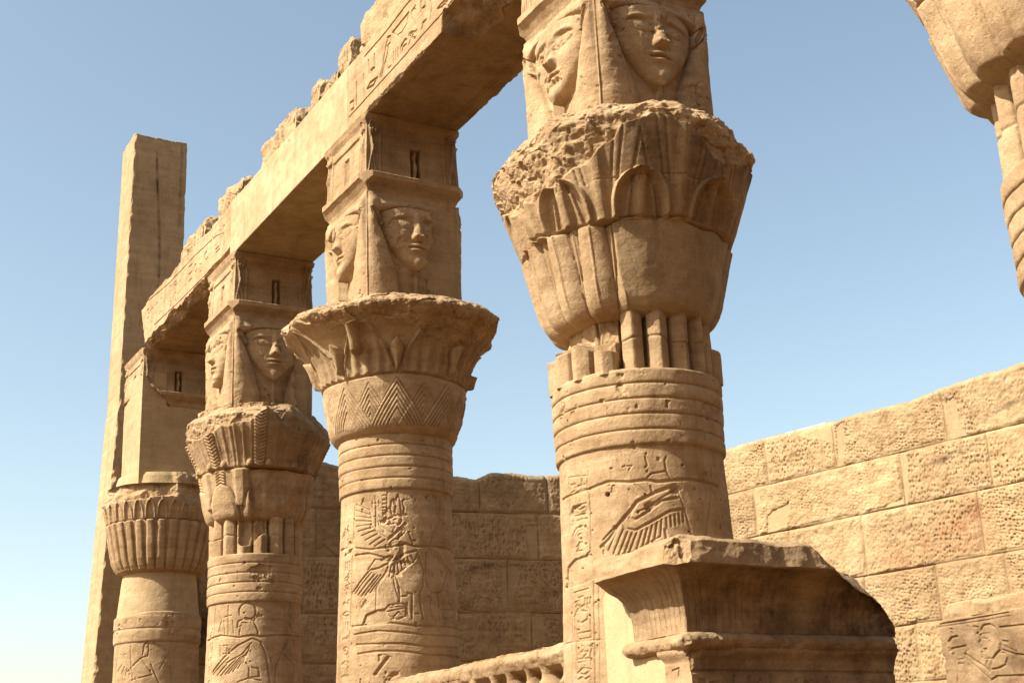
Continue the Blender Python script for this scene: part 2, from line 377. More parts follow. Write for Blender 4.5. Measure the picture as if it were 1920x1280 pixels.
# ------------------------------------------------------------------ carved heads (cow-eared, heavy wig) on the square blocks
def head_relief(u, v, P=None, right=9.0, hack=0.0, seed=0.0):
    au = np.abs(u)
    b = np.interp(v, [0, .2, .35, .48, .6, .68, .8, 1], [.27, .33, .43, .54, .64, .71, .80, .84])
    vr = .892 - .12 * au ** 2                                       # lower edge of the wig across the brow
    h = np.full(u.shape, -.045)
    # neck
    h = np.maximum(h, -.045 + .03 * np.clip(1 - (au / .30) ** 2, 0, 1))
    # face
    wf = np.interp(v, [.26, .28, .31, .36, .44, .53, .62, .72, .82, .92], [.0, .09, .17, .27, .42, .56, .66, .72, .72, .66])
    t = np.clip(au / np.maximum(wf, 1e-3), 0, 1.3)
    dome = np.clip(1 - t ** 3.0, 0, 1) ** .55
    face = -.045 + .105 * dome + .045 * np.clip(1 - t ** 2, 0, 1)
    face = face * 1.0 + .012 * gs(v - .60, .16) * gs(au - .36, .18)
    face += .022 * gs(u, .17) * gs(v - .335, .05)                    # chin
    face -= .020 * gs(au - .27, .19) * gs(v - .735, .060)            # sockets
    e = ((au - .275) / .165) ** 2 + ((v - .715 - .03 * (au - .27)) / .036) ** 2
    face += .020 * np.clip(1 - e, 0, 1) ** .5                        # eyeballs
    face += .007 * gs(np.sqrt(e) - 1.12, .16)                        # lids
    face -= .008 * gs(np.sqrt(e) - 1.42, .14)
    vb = .800 - .35 * (au - .22) ** 2
    face += .010 * gs(v - vb, .016) * sm(.06, .14, au) * sm(.58, .48, au)
    face -= .010 * gs(v - vb + .026, .012) * sm(.08, .16, au) * sm(.58, .48, au)
    nw = np.interp(v, [.57, .60, .68, .80], [.155, .145, .095, .075])
    nh = np.interp(v, [.545, .566, .59, .66, .76, .86], [.0, .056, .080, .056, .028, .0])
    face += nh * np.clip(1 - (u / nw) ** 2, 0, 1) ** .9
    face += .030 * gs(au - .085, .04) * gs(v - .588, .022)
    face -= .020 * gs(au - .045, .022) * gs(v - .566, .008)
    face += .038 * gs(u, .16) * gs(v - .508 + .10 * u * u, .017)      # lips
    face += .034 * gs(u, .14) * gs(v - .460, .020)
    face -= .026 * gs(v - .485 + .06 * u * u, .0075) * sm(.21, .14, au)
    face -= .012 * gs(u, .16) * gs(v - .415, .022)
    h = np.where(t < 1, np.maximum(h, face), h)
    # wig lappets falling beside the neck
    tl = np.clip((au - b) / (1 - b), 0, 1)
    lap = -.03 + .092 * np.clip(1 - np.abs(2 * tl - 1) ** 2.6, 0, 1) ** .75
    lap = lap * sm(.95, .72, v) + .03 * (1 - sm(.95, .72, v))
    h = np.where((au > b) & (v < .86), np.maximum(lap, np.where(t < 1, h, -.05)), h)
    # wig over the brow, running into the lappets at the corners
    tr = np.clip((v - vr) / (.985 - vr), 0, 1)
    roll = -.012 + .070 * np.clip(tr / .22, 0, 1) ** .5 * np.clip((1.0 - tr) / .55, 0, 1) ** .6
    t2 = np.clip((au - .70) / .30, 0, 1); hl = -.03 + .092 * np.clip(1 - np.abs(2 * t2 - 1) ** 2.6, 0, 1) ** .75
    roll = roll * sm(.92, .70, au) + hl * (1 - sm(.92, .70, au)) * np.clip((1.03 - v) / .10, 0, 1)
    h = np.where(v > vr, roll, h)
    h -= .012 * gs(v - vr + .004, .006) * sm(.86, .76, au)
    # cow ears, leaf shaped, tips up and out
    ex, ey = (au - .815) * .5, (v - .775) * 1.02
    ca_, sa_ = math.cos(R(58)), math.sin(R(58))
    p = ex * ca_ + ey * sa_; q = -ex * sa_ + ey * ca_
    el = 1 - (p / .108) ** 2; ew = .040 * np.clip(el, 0, 1) ** .75
    ins = np.clip(1 - np.abs(q) / np.maximum(ew, 1e-3), 0, 1)
    ear = .066 * np.clip(ins * 3, 0, 1) - .042 * sm(.25, .6, ins) * sm(1.0, .6, np.abs(p / .108))
    h = np.where((el > 0) & (ins > 0), np.maximum(h * .4, ear), h)
    ed = sm(1.0, .95, au)
    h = h * ed
    if hack and P is not None:                                       # features hacked away by chisels
        Q = np.stack([u * 3.0, v * 6.0, 0 * u + seed], -1)
        hk = hack * (gs(au - .30, .20) * gs(v - .71, .06) + gs(u, .16) * gs(v - .60, .09) + gs(u, .22) * gs(v - .49, .05))
        hk = np.clip(hk, 0, 1)
        h = h - hk * (.035 + .03 * fbm(Q, 2.6, 4, .6)) - hk * .02 * ridged(Q, 3.1, 3)
    Qw = np.stack([u * 2, v * 4, 0 * u + seed], -1)
    h = h + ed * (.010 * fbm(Qw, 2.0, 5, .6) - .020 * sm(.30, .5, fbm(Qw, 1.7, 4, .6, seed + 3)))
    plain = np.zeros_like(u)
    if right < 2:
        Q = np.stack([u * 2, v * 3, 0 * u + seed], -1)
        rr = right + .16 * fbm(Q, 2.2, 4, .6)
        k = sm(rr - .01, rr + .035, u)
        h = h * (1 - k) + (-.045 * sm(1.0, .97, au)) * k; plain = k * .3
    return h * .78, plain

def box_relief(u, v, dx=.06, seed=0.0, broken=0.0):
    """the little shrine box: frame, door with serpent, corner bundles and scrolls"""
    au = np.abs(u); h = np.zeros_like(u)
    fr = .013 * np.maximum(np.clip(1 - np.abs(au - .70) / .022, 0, 1) * (v < .80), np.clip(1 - np.abs(v - .80) / .03, 0, 1) * (au < .72))
    h += np.minimum(fr * 1.6, .013)
    inner = sm(.72, .69, au) * sm(.82, .78, v)
    h -= .006 * inner
    for a0, a1, wd in ((.965, .80, .020), (.80, .955, .012), (.895, .885, .016)):
        l = a0 + (a1 - a0) * (1 - v)
        h += .016 * np.clip(1.2 - np.abs(au - l) / wd, 0, 1) * (v < .86)
    rv = np.hypot((au - .865) / .105, (v - .90) / .13)
    h += .026 * np.clip((1.05 - rv) * 5, 0, 1) - .012 * (.5 + .5 * np.cos(rv * 19)) * (rv < 1)
    un = u - dx
    ni = (np.abs(un) < .115) & (v > .03) & (v < .62)
    body = np.clip(1 - (np.abs(un + .012 * np.sin(v * 18)) / np.interp(v, [0, .08, .25, .34, .40, .46, .52, .60], [.05, .055, .075, .060, .040, .07, .075, .05])) ** 2, 0, 1) ** .5
    h = np.where(ni, -.10 + .085 * body * (v < .57), h)
    return h

def make_column(c, label, ring_z, ring_r, shaft_r_low, carve_fn, cap_fn, nf=300, nz=420, zvis=0.4, box_rot=0.0, faces=None, neck_fn=None,
                name='carved_column', group='columns of the colonnade', bands=5, shift=(0, 0), block=True, box_broken=None, shaft_top=None, hres=(150, 110)):
    """ring_z: (bottom, top) of the bound rings"""
    Y = COLY[c]; root = thing(name, (0, Y, -1.6), label, 'column', group)
    th = theta_grid(nf)
    zt = ring_z[1] if shaft_top is None else shaft_top
    zs = np.concatenate([np.linspace(-1.6, zvis, 14)[:-1], np.linspace(zvis, zt, nz)])
    Rz = np.interp(zs, [-1.6, 0.4, ring_z[0], zt], [shaft_r_low * 1.06, shaft_r_low, ring_r * .985, ring_r])
    H = np.zeros((len(zs), len(th)))
    # bound rings
    bz = (zs - ring_z[0]) / (ring_z[1] - ring_z[0]) * bands
    inr = (bz > 0) & (bz < bands)
    fr = bz - np.floor(bz)
    prof = np.where(inr, .022 * np.clip(1 - np.abs(2 * fr - 1) ** 5, 0, 1) + .004, 0)
    A = th * ring_r; nfr = nf
    Pn = np.stack([np.broadcast_to(np.sin(th)[None] * ring_r, H.shape), np.broadcast_to(np.cos(th)[None] * ring_r, H.shape), np.broadcast_to(zs[:, None], H.shape)], -1)
    wob = .12 * fbm(Pn, 2.0, 3, off=c)
    bz2 = (zs[:, None] + .016 * wob - ring_z[0]) / (ring_z[1] - ring_z[0]) * bands
    fr2 = bz2 - np.floor(bz2); in2 = (bz2 > 0) & (bz2 < bands)
    H += np.where(in2,   .015 * np.clip(1 - np.abs(2 * fr2 - 1) ** 7, 0, 1) + .006 + .006 * fbm(Pn, 6, 3, off=c + 2), 0)
    # reliefs, on the dense front columns only
    Hc = np.zeros((len(zs), nf)); at = {'plain': np.zeros_like(H), 'stain_shade': np.zeros_like(H)}
    if carve_fn: carve_fn(Hc, A[:nf], zs, at)
    H[:, :nf] += Hc
    # worn-out nicks and flakes
    n1 = fbm(Pn, 3.1, 5, .6, off=c * 7.7)
    H -= .030 * sm(.34, .50, n1) * (.6 + .4 * fbm(Pn, 14, 3, off=2))
    n2 = vnoise(Pn[..., 0] * 26, Pn[..., 1] * 26, Pn[..., 2] * 26)
    H -= .010 * sm(.80, .92, n2)
    me = round_part(c, th, zs, Rz, H, STONE, 'shaft', .004, at)
    part('shaft', me, root)
    if neck_fn: neck_fn(root)
    if cap_fn: cap_fn(root)
    if not block: return root
    # ---- block of carved heads
    hw = .497; z0, z1 = 4.25, (5.95 if box_broken else 5.47)
    zb = np.linspace(z0, z1, hres[0] + 20)
    fc = faces or {}
    def rel(k, U, Cc):
        v = (Cc - 4.43) / (5.45 - 4.43)
        f = fc.get(k, {})
        if f.get('plain'): return -.14 * sm(5.44, 5.50, Cc) * sm(-.30, -.15, U) * sm(1.0, .95, U) * (k == 0), .45 + 0 * U, np.zeros_like(U)
        h, p = head_relief(U, v, U, f.get('right', 9), f.get('hack', 0), c * 1.7 + k)
        if k == 3 and f.get('flip'): h = h[:, ::-1]
        return h, p, np.zeros_like(U)
    org = (shift[0], Y + shift[1], 0)
    X_, Y_, Z_ = (1, 0, 0), (0, 1, 0), (0, 0, 1)
    part('head_block', square_part('head_block', org, X_, Y_, Z_, hw, hw, zb, None, rel, (hres[0] + 30, 50, 40, hres[1] + 30), STONE, None, None, .004, c * 2.2), root)
    # ---- shrine box with its ledge
    zz = np.concatenate([np.linspace(5.38, 5.68, 60), np.linspace(5.683, 6.297, hres[0])])
    def off(z):
        return np.interp(z, [5.38, 5.46, 5.52, 5.57, 5.60, 5.604, 5.655, 5.664, 5.672, 5.70, 6.18, 6.20, 6.24, 6.30], [-.045, -.035, -.012, .026, .052, .064, .066, .062, .004, .0, -.016, -.014, .010, .030])
    def rel2(k, U, Cc):
        v = (Cc - 5.675) / (6.22 - 5.675)
        f = fc.get(k, {})
        h = np.where(v > 0, box_relief(U, v, .07 if k == 0 else .0), 0) * sm(1.0, .985, np.abs(U))
        s = .35 * sm(.0, .25, v) * (k == 0) + .5 * sm(.12, -.02, np.abs(v + .22)) * (k == 0)  # front face only: darker box, darker band below the ledge
        return h, np.zeros_like(U), s
    def post(P):
        Q = P - np.array(org)
        # worn corners
        for sx, sy in ((-1, -1), (1, -1), (-1, 1)):
            P = cut(P, (sx, sy, 0), np.dot(np.array(org), np.array((sx, sy, 0)) / math.sqrt(2)) + .728, .010, 3, c + sx, rg=.2)
        if box_broken: P = box_broken(P)
        return P
    part('shrine_box', square_part('shrine_box', org, X_, Y_, Z_, .502, .502, zz, off, rel2, (hres[0] + 20, 60, 40, hres[1] + 30), STONE, None, post, .004, c * 3.3), root)
    return root

# ------------------------------------------------------------------ capitals
def capital(c, root, prof, th, zs, decor, breakz, rb, top_r=.70, rough_amp=.035, stain_shade=None, seed=0.0, post=None, rough=.004, name='capital', gouge=1.0, plain_fn=None, cham=.26, ch_h=.17, smooth=22):
    """prof: [(z,r)], decor(TH,Z,Rr,H), breakz: [(theta,z)] line above which the stone is broken, rb slope of the broken face"""
    zs = np.asarray(zs); pz, pr_ = zip(*sorted(prof)); zf = np.linspace(pz[0] - .1, pz[-1] + .1, 1600); rf = np.interp(zf, pz, pr_); kk = np.exp(-np.linspace(-2, 2, 2 * smooth + 1) ** 2); rf = np.convolve(np.pad(rf, smooth, 'edge'), kk / kk.sum(), 'valid'); Rz = np.interp(zs, zf, rf)
    # soften the profile
    TH, Z = np.meshgrid(th, zs); H = np.zeros_like(TH); Rr = np.broadcast_to(Rz[:, None], TH.shape).copy()
    at = {'plain': np.zeros_like(TH), 'stain_shade': np.zeros_like(TH)}
    decor(TH, Z, Rr, H, at)
    P = np.stack([np.sin(TH) * Rr, np.cos(TH) * Rr, Z], -1)
    if breakz:
        bt, bv = zip(*sorted(breakz)); thw = (TH + math.pi) % (2 * math.pi) - math.pi
        zb = np.interp(thw, bt, bv) + .055 * fbm(P, 3.0, 4, .6, seed) + .02 * fbm(P, 11, 3, .6, seed)
        Rb = np.interp(zb, pz, pr_)
        dz = Z - zb
        sl = rb(thw) if callable(rb) else rb
        zt_ = zs[-1] + .10 * fbm(np.stack([np.sin(TH), np.cos(TH), 0 * Z], -1), 1.8, 3, .6, seed + 3)
        target = Rr - .022 - sl * np.clip(dz, 0, None) - cham * np.clip((Z - (zt_ - ch_h)) / ch_h, 0, 1.3) ** 1.6
        target = np.maximum(target, top_r - .02 + .05 * fbm(P, 2, 3, off=seed))
        Q = np.stack([np.sin(TH) * np.maximum(target, .5), np.cos(TH) * np.maximum(target, .5), Z], -1)
        # conchoidal facets: the upper envelope of a few noise fields, plus grain and a little pitting
        fa = np.maximum(np.maximum(fbm(Q, 1.9, 2, .5, seed + 1), fbm(Q, 2.3, 2, .5, seed + 5)), fbm(Q, 2.7, 2, .5, seed + 8)) - .30
        wq = Q + .035 * np.stack([fbm(Q, 6, 3, .6, seed), fbm(Q, 6, 3, .6, seed + 4), fbm(Q, 6, 3, .6, seed + 8)], -1)
        rg = rough_amp * (1.2 * fa + .48 * facets(wq, 3.2, seed, (1, 1, 1.3)) + .20 * facets(wq, 8.5, seed + 3, (1, 1, 1.4)) + .7 * fbm(Q, 7.0, 4, .6, seed + 2, (1, 1, 1.4))) + .010 * gouge * fbm(Q, 17, 3, .6, seed, (1, 1, .6)) - .010 * gouge * sm(.55, .85, vnoise(Q[..., 0] * 34, Q[..., 1] * 34, Q[..., 2] * 15))
        k = sm(-.012, .012, dz)
        Rn = (Rr + H) * (1 - k) + np.minimum(target + rg, Rr + .04) * k
        at['plain'] *= 1 - k
    else:
        Rn = Rr + H; k = np.zeros_like(TH)
    if stain_shade is not None: at['stain_shade'] = np.maximum(at['stain_shade'], stain_shade(TH, Z, k))
    me = round_part(c, th, zs, Rn, None, STONE, name, rough, at, post)
    return part(name, me, root)

def path(c, T, pts, r):
    """trace: crop pixels -> (arc metres, z) on the shaft of column c"""
    x0, y0, s = T; o = []
    for p in pts:
        t, z = hit(c, x0 + p[0] * s, y0 + p[1] * s, r); o.append((t * r, z))
    return o

# ---- column nearest the gate: traced reliefs
def shaft2(H, a, z, at):
    r = .60; T = (960, 780, .39055)
    def L(pts, wd=.0085, dp=.010): carve(H, a, z, path(2, T, pts, r), wd, dp)
    L([(225, 400), (290, 370), (370, 345), (460, 310), (560, 312), (640, 300), (700, 310), (860, 295), (1000, 330)], .014, .016)
    L([(650, 290), (670, 270), (740, 258), (762, 292)]); L([(742, 258), (735, 205), (742, 190)]); L([(640, 190), (650, 230), (640, 240)])
    L([(530, 238), (575, 232), (558, 255)], .008, .008); L([(540, 230), (548, 250)], .008, .008)
    L([(262, 290), (262, 375), (358, 345), (360, 280), (262, 290)], .007, .007)
    L([(275, 325), (297, 320), (293, 355), (275, 362)]); L([(308, 332), (345, 322)]); L([(330, 297), (332, 352)]); L([(312, 355), (345, 345)], .008)
    L([(268, 390), (270, 500), (285, 650)], .008); L([(370, 372), (376, 500), (384, 655)], .008)
    L([(300, 388), (302, 412)]); L([(285, 435), (352, 412), (345, 432), (318, 444), (285, 438)]); L([(280, 476), (356, 462)], .009); L([(280, 500), (360, 486)], .009)
    L([(290, 650), (287, 570), (305, 535), (335, 522), (362, 540), (378, 600), (378, 645), (360, 662)], .009)
    L([(300, 640), (298, 575), (318, 545), (345, 540), (362, 570), (366, 640)], .006, .006)
    L([(x, y) for x, y in circ(325, 572, 12)]); L([(308, 625), (325, 600), (347, 640), (310, 645), (322, 618)]); L([(335, 600), (350, 615)])
    # wing
    L([(430, 625), (470, 585), (510, 520), (575, 440), (600, 405), (690, 360), (785, 325)], .016, .016)
    L([(440, 590), (520, 505), (577, 430)], .010, .012)
    L([(578, 440), (562, 482), (590, 492), (650, 455), (720, 400), (800, 385)], .012, .013)
    L([(600, 455), (660, 430), (720, 385), (790, 345)], .009, .010)
    L([(525, 500), (545, 535), (590, 545), (690, 490), (760, 450), (830, 440)], .012, .014)
    for f in [((515, 525), (465, 640)), ((535, 540), (487, 662)), ((558, 548), (512, 668)), ((580, 550), (540, 660)), ((602, 550), (565, 650)), ((626, 545), (596, 648)), ((650, 535), (628, 622)), ((674, 520), (655, 605)), ((698, 505), (685, 588)), ((720, 490), (714, 572)), ((742, 484), (744, 530)), ((762, 474), (766, 524)), ((782, 466), (786, 520)), ((802, 460), (806, 512)), ((822, 452), (824, 505))]:
        L(f, .0085, .011)
    L([(465, 640), (487, 668), (512, 668), (540, 660), (565, 650), (596, 648), (628, 622), (655, 605), (685, 588), (714, 572)], .008, .008)
    L([(790, 325), (830, 440), (860, 560), (875, 640)], .008, .008); L([(965, 340), (945, 470), (930, 590), (940, 660)], .008, .008)
    L([(560, 345), (600, 375)], .010); L([(590, 320), (650, 362)], .010); L([(665, 330), (680, 365)], .010); L([(735, 540), (745, 600)], .012)
    L([(970, 350), (1005, 420)], .006, .006); L([(985, 440), (1010, 540)], .006, .006)
    # flaked patch with a straight lower edge
    A, Z = np.meshgrid(a, z)
    pm = poly_mask(A, Z, path(2, T, [(255, 815), (262, 720), (300, 680), (380, 655), (415, 700), (400, 770), (330, 800)], r))
    H[pm] = np.minimum(H[pm], -.014)
    L([(255, 820), (330, 800), (400, 770), (430, 735)], .014, .02)
    # lower column of signs
    L([(288, 820), (296, 1000), (303, 1280)], .008); L([(396, 780), (404, 1000), (412, 1300)], .008); L([(420, 765), (428, 1000), (436, 1300)], .007, .007)
    L([(310, 1075), (305, 960), (320, 922), (350, 905), (380, 930), (390, 1070)], .010); L([(325, 985), (340, 990), (370, 972), (368, 935), (345, 930)], .009); L([(320, 1042), (382, 1030)], .009); L([(325, 1065), (318, 1022)], .009); L([(330, 1070), (388, 1060)], .009)
    L([(300, 845), (370, 825)], .009); L([(310, 850), (316, 872), (345, 860)], .009); L([(305, 892), (325, 880), (310, 912), (330, 905)], .009)
    for x in (355, 368, 381): L([(x, 872 - (x - 355) * .2), (x, 902 - (x - 355) * .2)], .009, .012)
    L([(318, 1085), (326, 1165), (385, 1160), (395, 1090)], .010); L([(345, 1100), (355, 1110), (350, 1122)], .010); L([(340, 1130), (375, 1125), (350, 1160)], .008); L([(262, 1090), (350, 1075), (436, 1072)], .008, .009)
    L([(325, 1232), (350, 1207), (392, 1212), (362, 1238), (325, 1232)], .009); L([(330, 1180), (385, 1170)], .009); L([(330, 1262), (350, 1250), (362, 1262), (385, 1248)], .009)
    for x, y, q in ((458, 370, 15), (850, 548, 7), (907, 390, 5), (640, 368, 5), (420, 880, 6)):
        q *= .75; t, zz = path(2, T, [(x, y)], r)[0]; d = np.hypot(A - t, Z - zz); H -= .05 * sm(q * .0016, q * .0009, d)

def shaft3(H, a, z, at):
    r = .56; T = (560, 860, .3125)
    def L(pts, wd=.009, dp=.010): carve(H, a, z, path(3, T, pts, r), wd, dp)
    L([(330, 285), (326, 400), (322, 512)], .009); L([(320, 580), (322, 800), (320, 1000)], .009); L([(318, 1030), (314, 1150), (308, 1290)], .009); L([(262, 290), (257, 400), (252, 520)], .007, .007)
    # upper wing
    for f in [((385, 232), (372, 268)), ((342, 268), (422, 300)), ((336, 303), (426, 330)), ((340, 338), (428, 350)), ((340, 366), (430, 370)), ((345, 400), (435, 388)), ((355, 430), (442, 406)), ((375, 456), (455, 425)), ((400, 482), (470, 446)), ((428, 508), (490, 465)), ((458, 520), (520, 478))]: L(f, .0095, .012)
    L([(378, 236), (425, 290), (438, 380), (478, 440), (545, 477)], .010); L([(466, 320), (482, 392), (560, 440), (575, 405)], .009); L([(463, 255), (463, 430)], .010, .012); L([(480, 335), (545, 385), (575, 420)], .008)
    L([(540, 475), (590, 430), (640, 383)], .018, .018); L([(555, 490), (620, 455), (650, 415)], .010); L([(618, 385), (655, 420), (686, 500)], .010)
    # crown and head
    L([(557, 322), (552, 285), (557, 248), (572, 236), (574, 262)], .012, .014); L([(568, 330), (626, 332), (634, 290), (622, 250), (634, 238)], .012, .014); L([(578, 318), (586, 235), (598, 208), (608, 235), (616, 318)], .011, .012); L([(562, 330), (620, 330)], .010)
    L([(540, 352), (570, 336), (616, 338), (620, 368), (602, 392), (575, 380), (540, 388)], .011, .013); L([(540, 352), (550, 370), (540, 388)], .009); L([(570, 358), (590, 352)], .008)
    L([(440, 250), (440, 282)]); L([(436, 262), (490, 258)]); L([(455, 215), (462, 256)]); L([(480, 245), (480, 275)])
    L([(505, 212), (530, 212), (530, 302), (505, 304)], .009); L([(505, 240), (530, 238)], .009); L([(500, 265), (530, 263)], .009); L([(505, 285), (528, 285)], .009)
    L([(832, 225), (832, 330), (850, 365), (812, 440), (786, 512)], .009); L([(852, 240), (848, 350), (905, 430), (922, 490)], .009)
    for k in range(5): L([(815 + k * 14, 430 + k * 6), (860 + k * 16, 510 + k * 4)], .006, .006)
    for k in range(4): L([(862, 390 + k * 22), (905, 375 + k * 26)], .006, .006)
    L([(870, 250), (885, 330)], .006, .006); L([(640, 238), (665, 236)], .006, .006)
    # drum joint, worn open
    L([(240, 545), (300, 520), (330, 530), (430, 540), (560, 522), (640, 505), (700, 520), (800, 522), (900, 532), (940, 560)], .013, .018)
    L([(300, 500), (320, 522), (298, 555)], .026, .03); L([(340, 575), (420, 565), (520, 590), (545, 580)], .016, .018); L([(500, 600), (540, 610), (560, 585)], .02, .025)
    # lower wing
    L([(708, 545), (640, 562), (545, 618), (482, 652), (430, 665), (335, 790)], .013, .014); L([(420, 660), (460, 600), (520, 605)], .009)
    for f in [((440, 676), (342, 805)), ((458, 690), (362, 812)), ((478, 695), (382, 820)), ((496, 692), (404, 815)), ((514, 690), (432, 800)), ((530, 670), (468, 770)), ((540, 640), (505, 720)), ((556, 640), (545, 704)), ((576, 630), (574, 700)), ((594, 618), (600, 670)), ((612, 606), (622, 650)), ((632, 596), (645, 635)), ((652, 586), (668, 620)), ((672, 574), (690, 606))]: L(f, .009, .012)
    L([(560, 710), (690, 612), (715, 560)], .009)
    L([(715, 555), (735, 620), (748, 670), (742, 765), (724, 800), (726, 870), (740, 960)], .010, .012); L([(580, 690), (602, 760), (640, 800), (672, 806)], .010)
    L([(768, 560), (757, 680), (765, 745), (785, 790), (815, 803), (850, 790), (872, 735), (890, 680)], .010, .012); L([(790, 805), (785, 900), (800, 955)], .008); L([(830, 805), (838, 960)], .008)
    L([(775, 535), (830, 560), (890, 650), (935, 690)], .009); 
    for k in range(7): L([(800 + k * 17, 545 + k * 20), (800 + k * 17 + 10, 575 + k * 20)], .008, .009)
    L([(888, 690), (895, 850), (935, 930)], .008); L([(850, 900), (925, 905), (920, 950), (860, 955), (850, 900)], .007); L([(865, 925), (900, 915)], .006)
    L([(620, 822), (648, 818), (650, 806), (678, 806), (676, 955)], .011, .013); L([(650, 860), (655, 945)], .008); L([(600, 760), (608, 830), (600, 865)], .012, .014); L([(570, 715), (580, 770), (604, 840)], .009)
    L([(470, 770), (468, 905)], .009)
    L([(520, 905), (545, 875), (600, 865), (645, 870), (642, 940), (590, 962), (535, 935), (520, 905)], .011, .012); L([(530, 915), (640, 890)], .010); L([(545, 890), (640, 880)], .008); L([(560, 958), (600, 915), (630, 945)], .009)
    A, Z = np.meshgrid(a, z)
    pm = poly_mask(A, Z, path(3, T, [(400, 980), (415, 935), (470, 905), (520, 900), (545, 975), (440, 995)], r)); H[pm] = np.minimum(H[pm], -.016)
    L([(395, 990), (412, 935), (470, 908), (520, 900)], .010, .02)
    for pts in ([(330, 1003), (400, 995), (560, 982), (700, 1000), (820, 1000), (960, 1020)], [(345, 1052), (480, 1030), (600, 1036), (760, 1055), (960, 1070)], [(360, 1112), (480, 1108), (620, 1106), (760, 1125), (960, 1140)], [(370, 1168), (480, 1152), (600, 1150), (760, 1170), (950, 1190)]): L(pts, .012, .014)
    L([(470, 1290), (540, 1190)], .02, .02); L([(520, 1170), (560, 1190)], .006)
    # signs in the narrow side column
    ys = np.linspace(2.28, 0.55, 17)
    for k, zz in enumerate(ys):
        t0 = hit(3, 560 + 262 * .3125, 1000, r)[0] * r; t1 = hit(3, 560 + 312 * .3125, 1000, r)[0] * r
        sign(H, a, z, [0, 6, 1, 8, 4, 9, 5, 2, 8, 1, 3, 10, 1, 5, 12, 8, 0][k], t0 + .02, zz - .06, (t1 - t0) * .86, .085, .010, .012)

def shaft4(H, a, z, at):
    r = .56; T = (320, 740, .4218)
    def L(pts, wd=.012, dp=.012): carve(H, a, z, path(4, T, pts, r), wd, dp)
    L(circ(342, 960, 38, 18), .013, .014); L(circ(555, 965, 28, 14), .010, .010)
    L([(297, 1032), (300, 1005), (335, 988), (370, 1003), (390, 1050), (386, 1066)], .013, .014); L([(297, 1032), (315, 1022)], .010); L([(318, 1010), (340, 1012)], .009); L([(310, 1030), (305, 1066)], .010)
    L([(255, 935), (255, 1062)]); L([(240, 985), (268, 978)]); L([(235, 1000), (240, 1060)], .008); L([(275, 1000), (280, 1060)], .008); L([(210, 960), (225, 1000), (212, 1050)], .010)
    L([(530, 1012), (545, 1052), (575, 1060)], .008); L([(195, 950), (190, 1085)], .009)
    L([(160, 1092), (220, 1068), (300, 1076), (360, 1066), (400, 1072), (500, 1066), (592, 1078)], .016, .022)
    L([(188, 1232), (240, 1165), (300, 1112), (365, 1080), (400, 1098), (424, 1150), (442, 1290)], .014, .015)
    for f in [((260, 1165), (192, 1240)), ((278, 1170), (208, 1246)), ((296, 1168), (226, 1246)), ((312, 1162), (244, 1242)), ((326, 1155), (260, 1236)), ((338, 1145), (278, 1228)), ((346, 1135), (300, 1215)), ((352, 1120), (322, 1190))]: L(f, .009, .012)
    L([(250, 1190), (320, 1150), (360, 1100)], .010); L([(335, 1190), (350, 1205), (348, 1255), (395, 1250), (390, 1215), (360, 1210)], .012); L([(300, 1275), (345, 1258), (400, 1268)], .012)
    L([(524, 1090), (488, 1150), (466, 1210), (460, 1290)], .010); L([(545, 1085), (560, 1180), (575, 1290)], .009); L([(500, 1150), (548, 1200), (530, 1290)], .008)
    L([(220, 1112), (224, 1160)], .010); L([(235, 1112), (255, 1112), (250, 1150), (236, 1148)], .010)
    L([(185, 1100), (182, 1290)], .009); L([(170, 1105), (165, 1290)], .007)
    for k in range(6): sign(H, a, z, [4, 0, 5, 9, 2, 12][k], path(4, T, [(168, 1130 + k * 30)], r)[0][0], 1.95 - k * .13 - .25, .06, .09, .010, .012)

def shaft5(H, a, z, at):
    r = .60; T = (140, 600, .531)
    def L(pts, wd=.014, dp=.013): carve(H, a, z, path(5, T, pts, r), wd, dp)
    L([(240, 1180), (245, 1145), (258, 1135), (262, 1160), (258, 1185), (235, 1190)]); L([(185, 1240), (235, 1190), (275, 1250), (200, 1270)]); L([(195, 1150), (200, 1240)]); L([(160, 1180), (230, 1275)], .012); L([(150, 1165), (140, 1280)])
    for k in range(6): L([(165 + k * 9, 1215 + k * 7), (150 + k * 14, 1240 + k * 7)], .011)
    L([(300, 1230), (335, 1170), (345, 1280)], .010, .008); L([(270, 1215), (300, 1285)], .012)

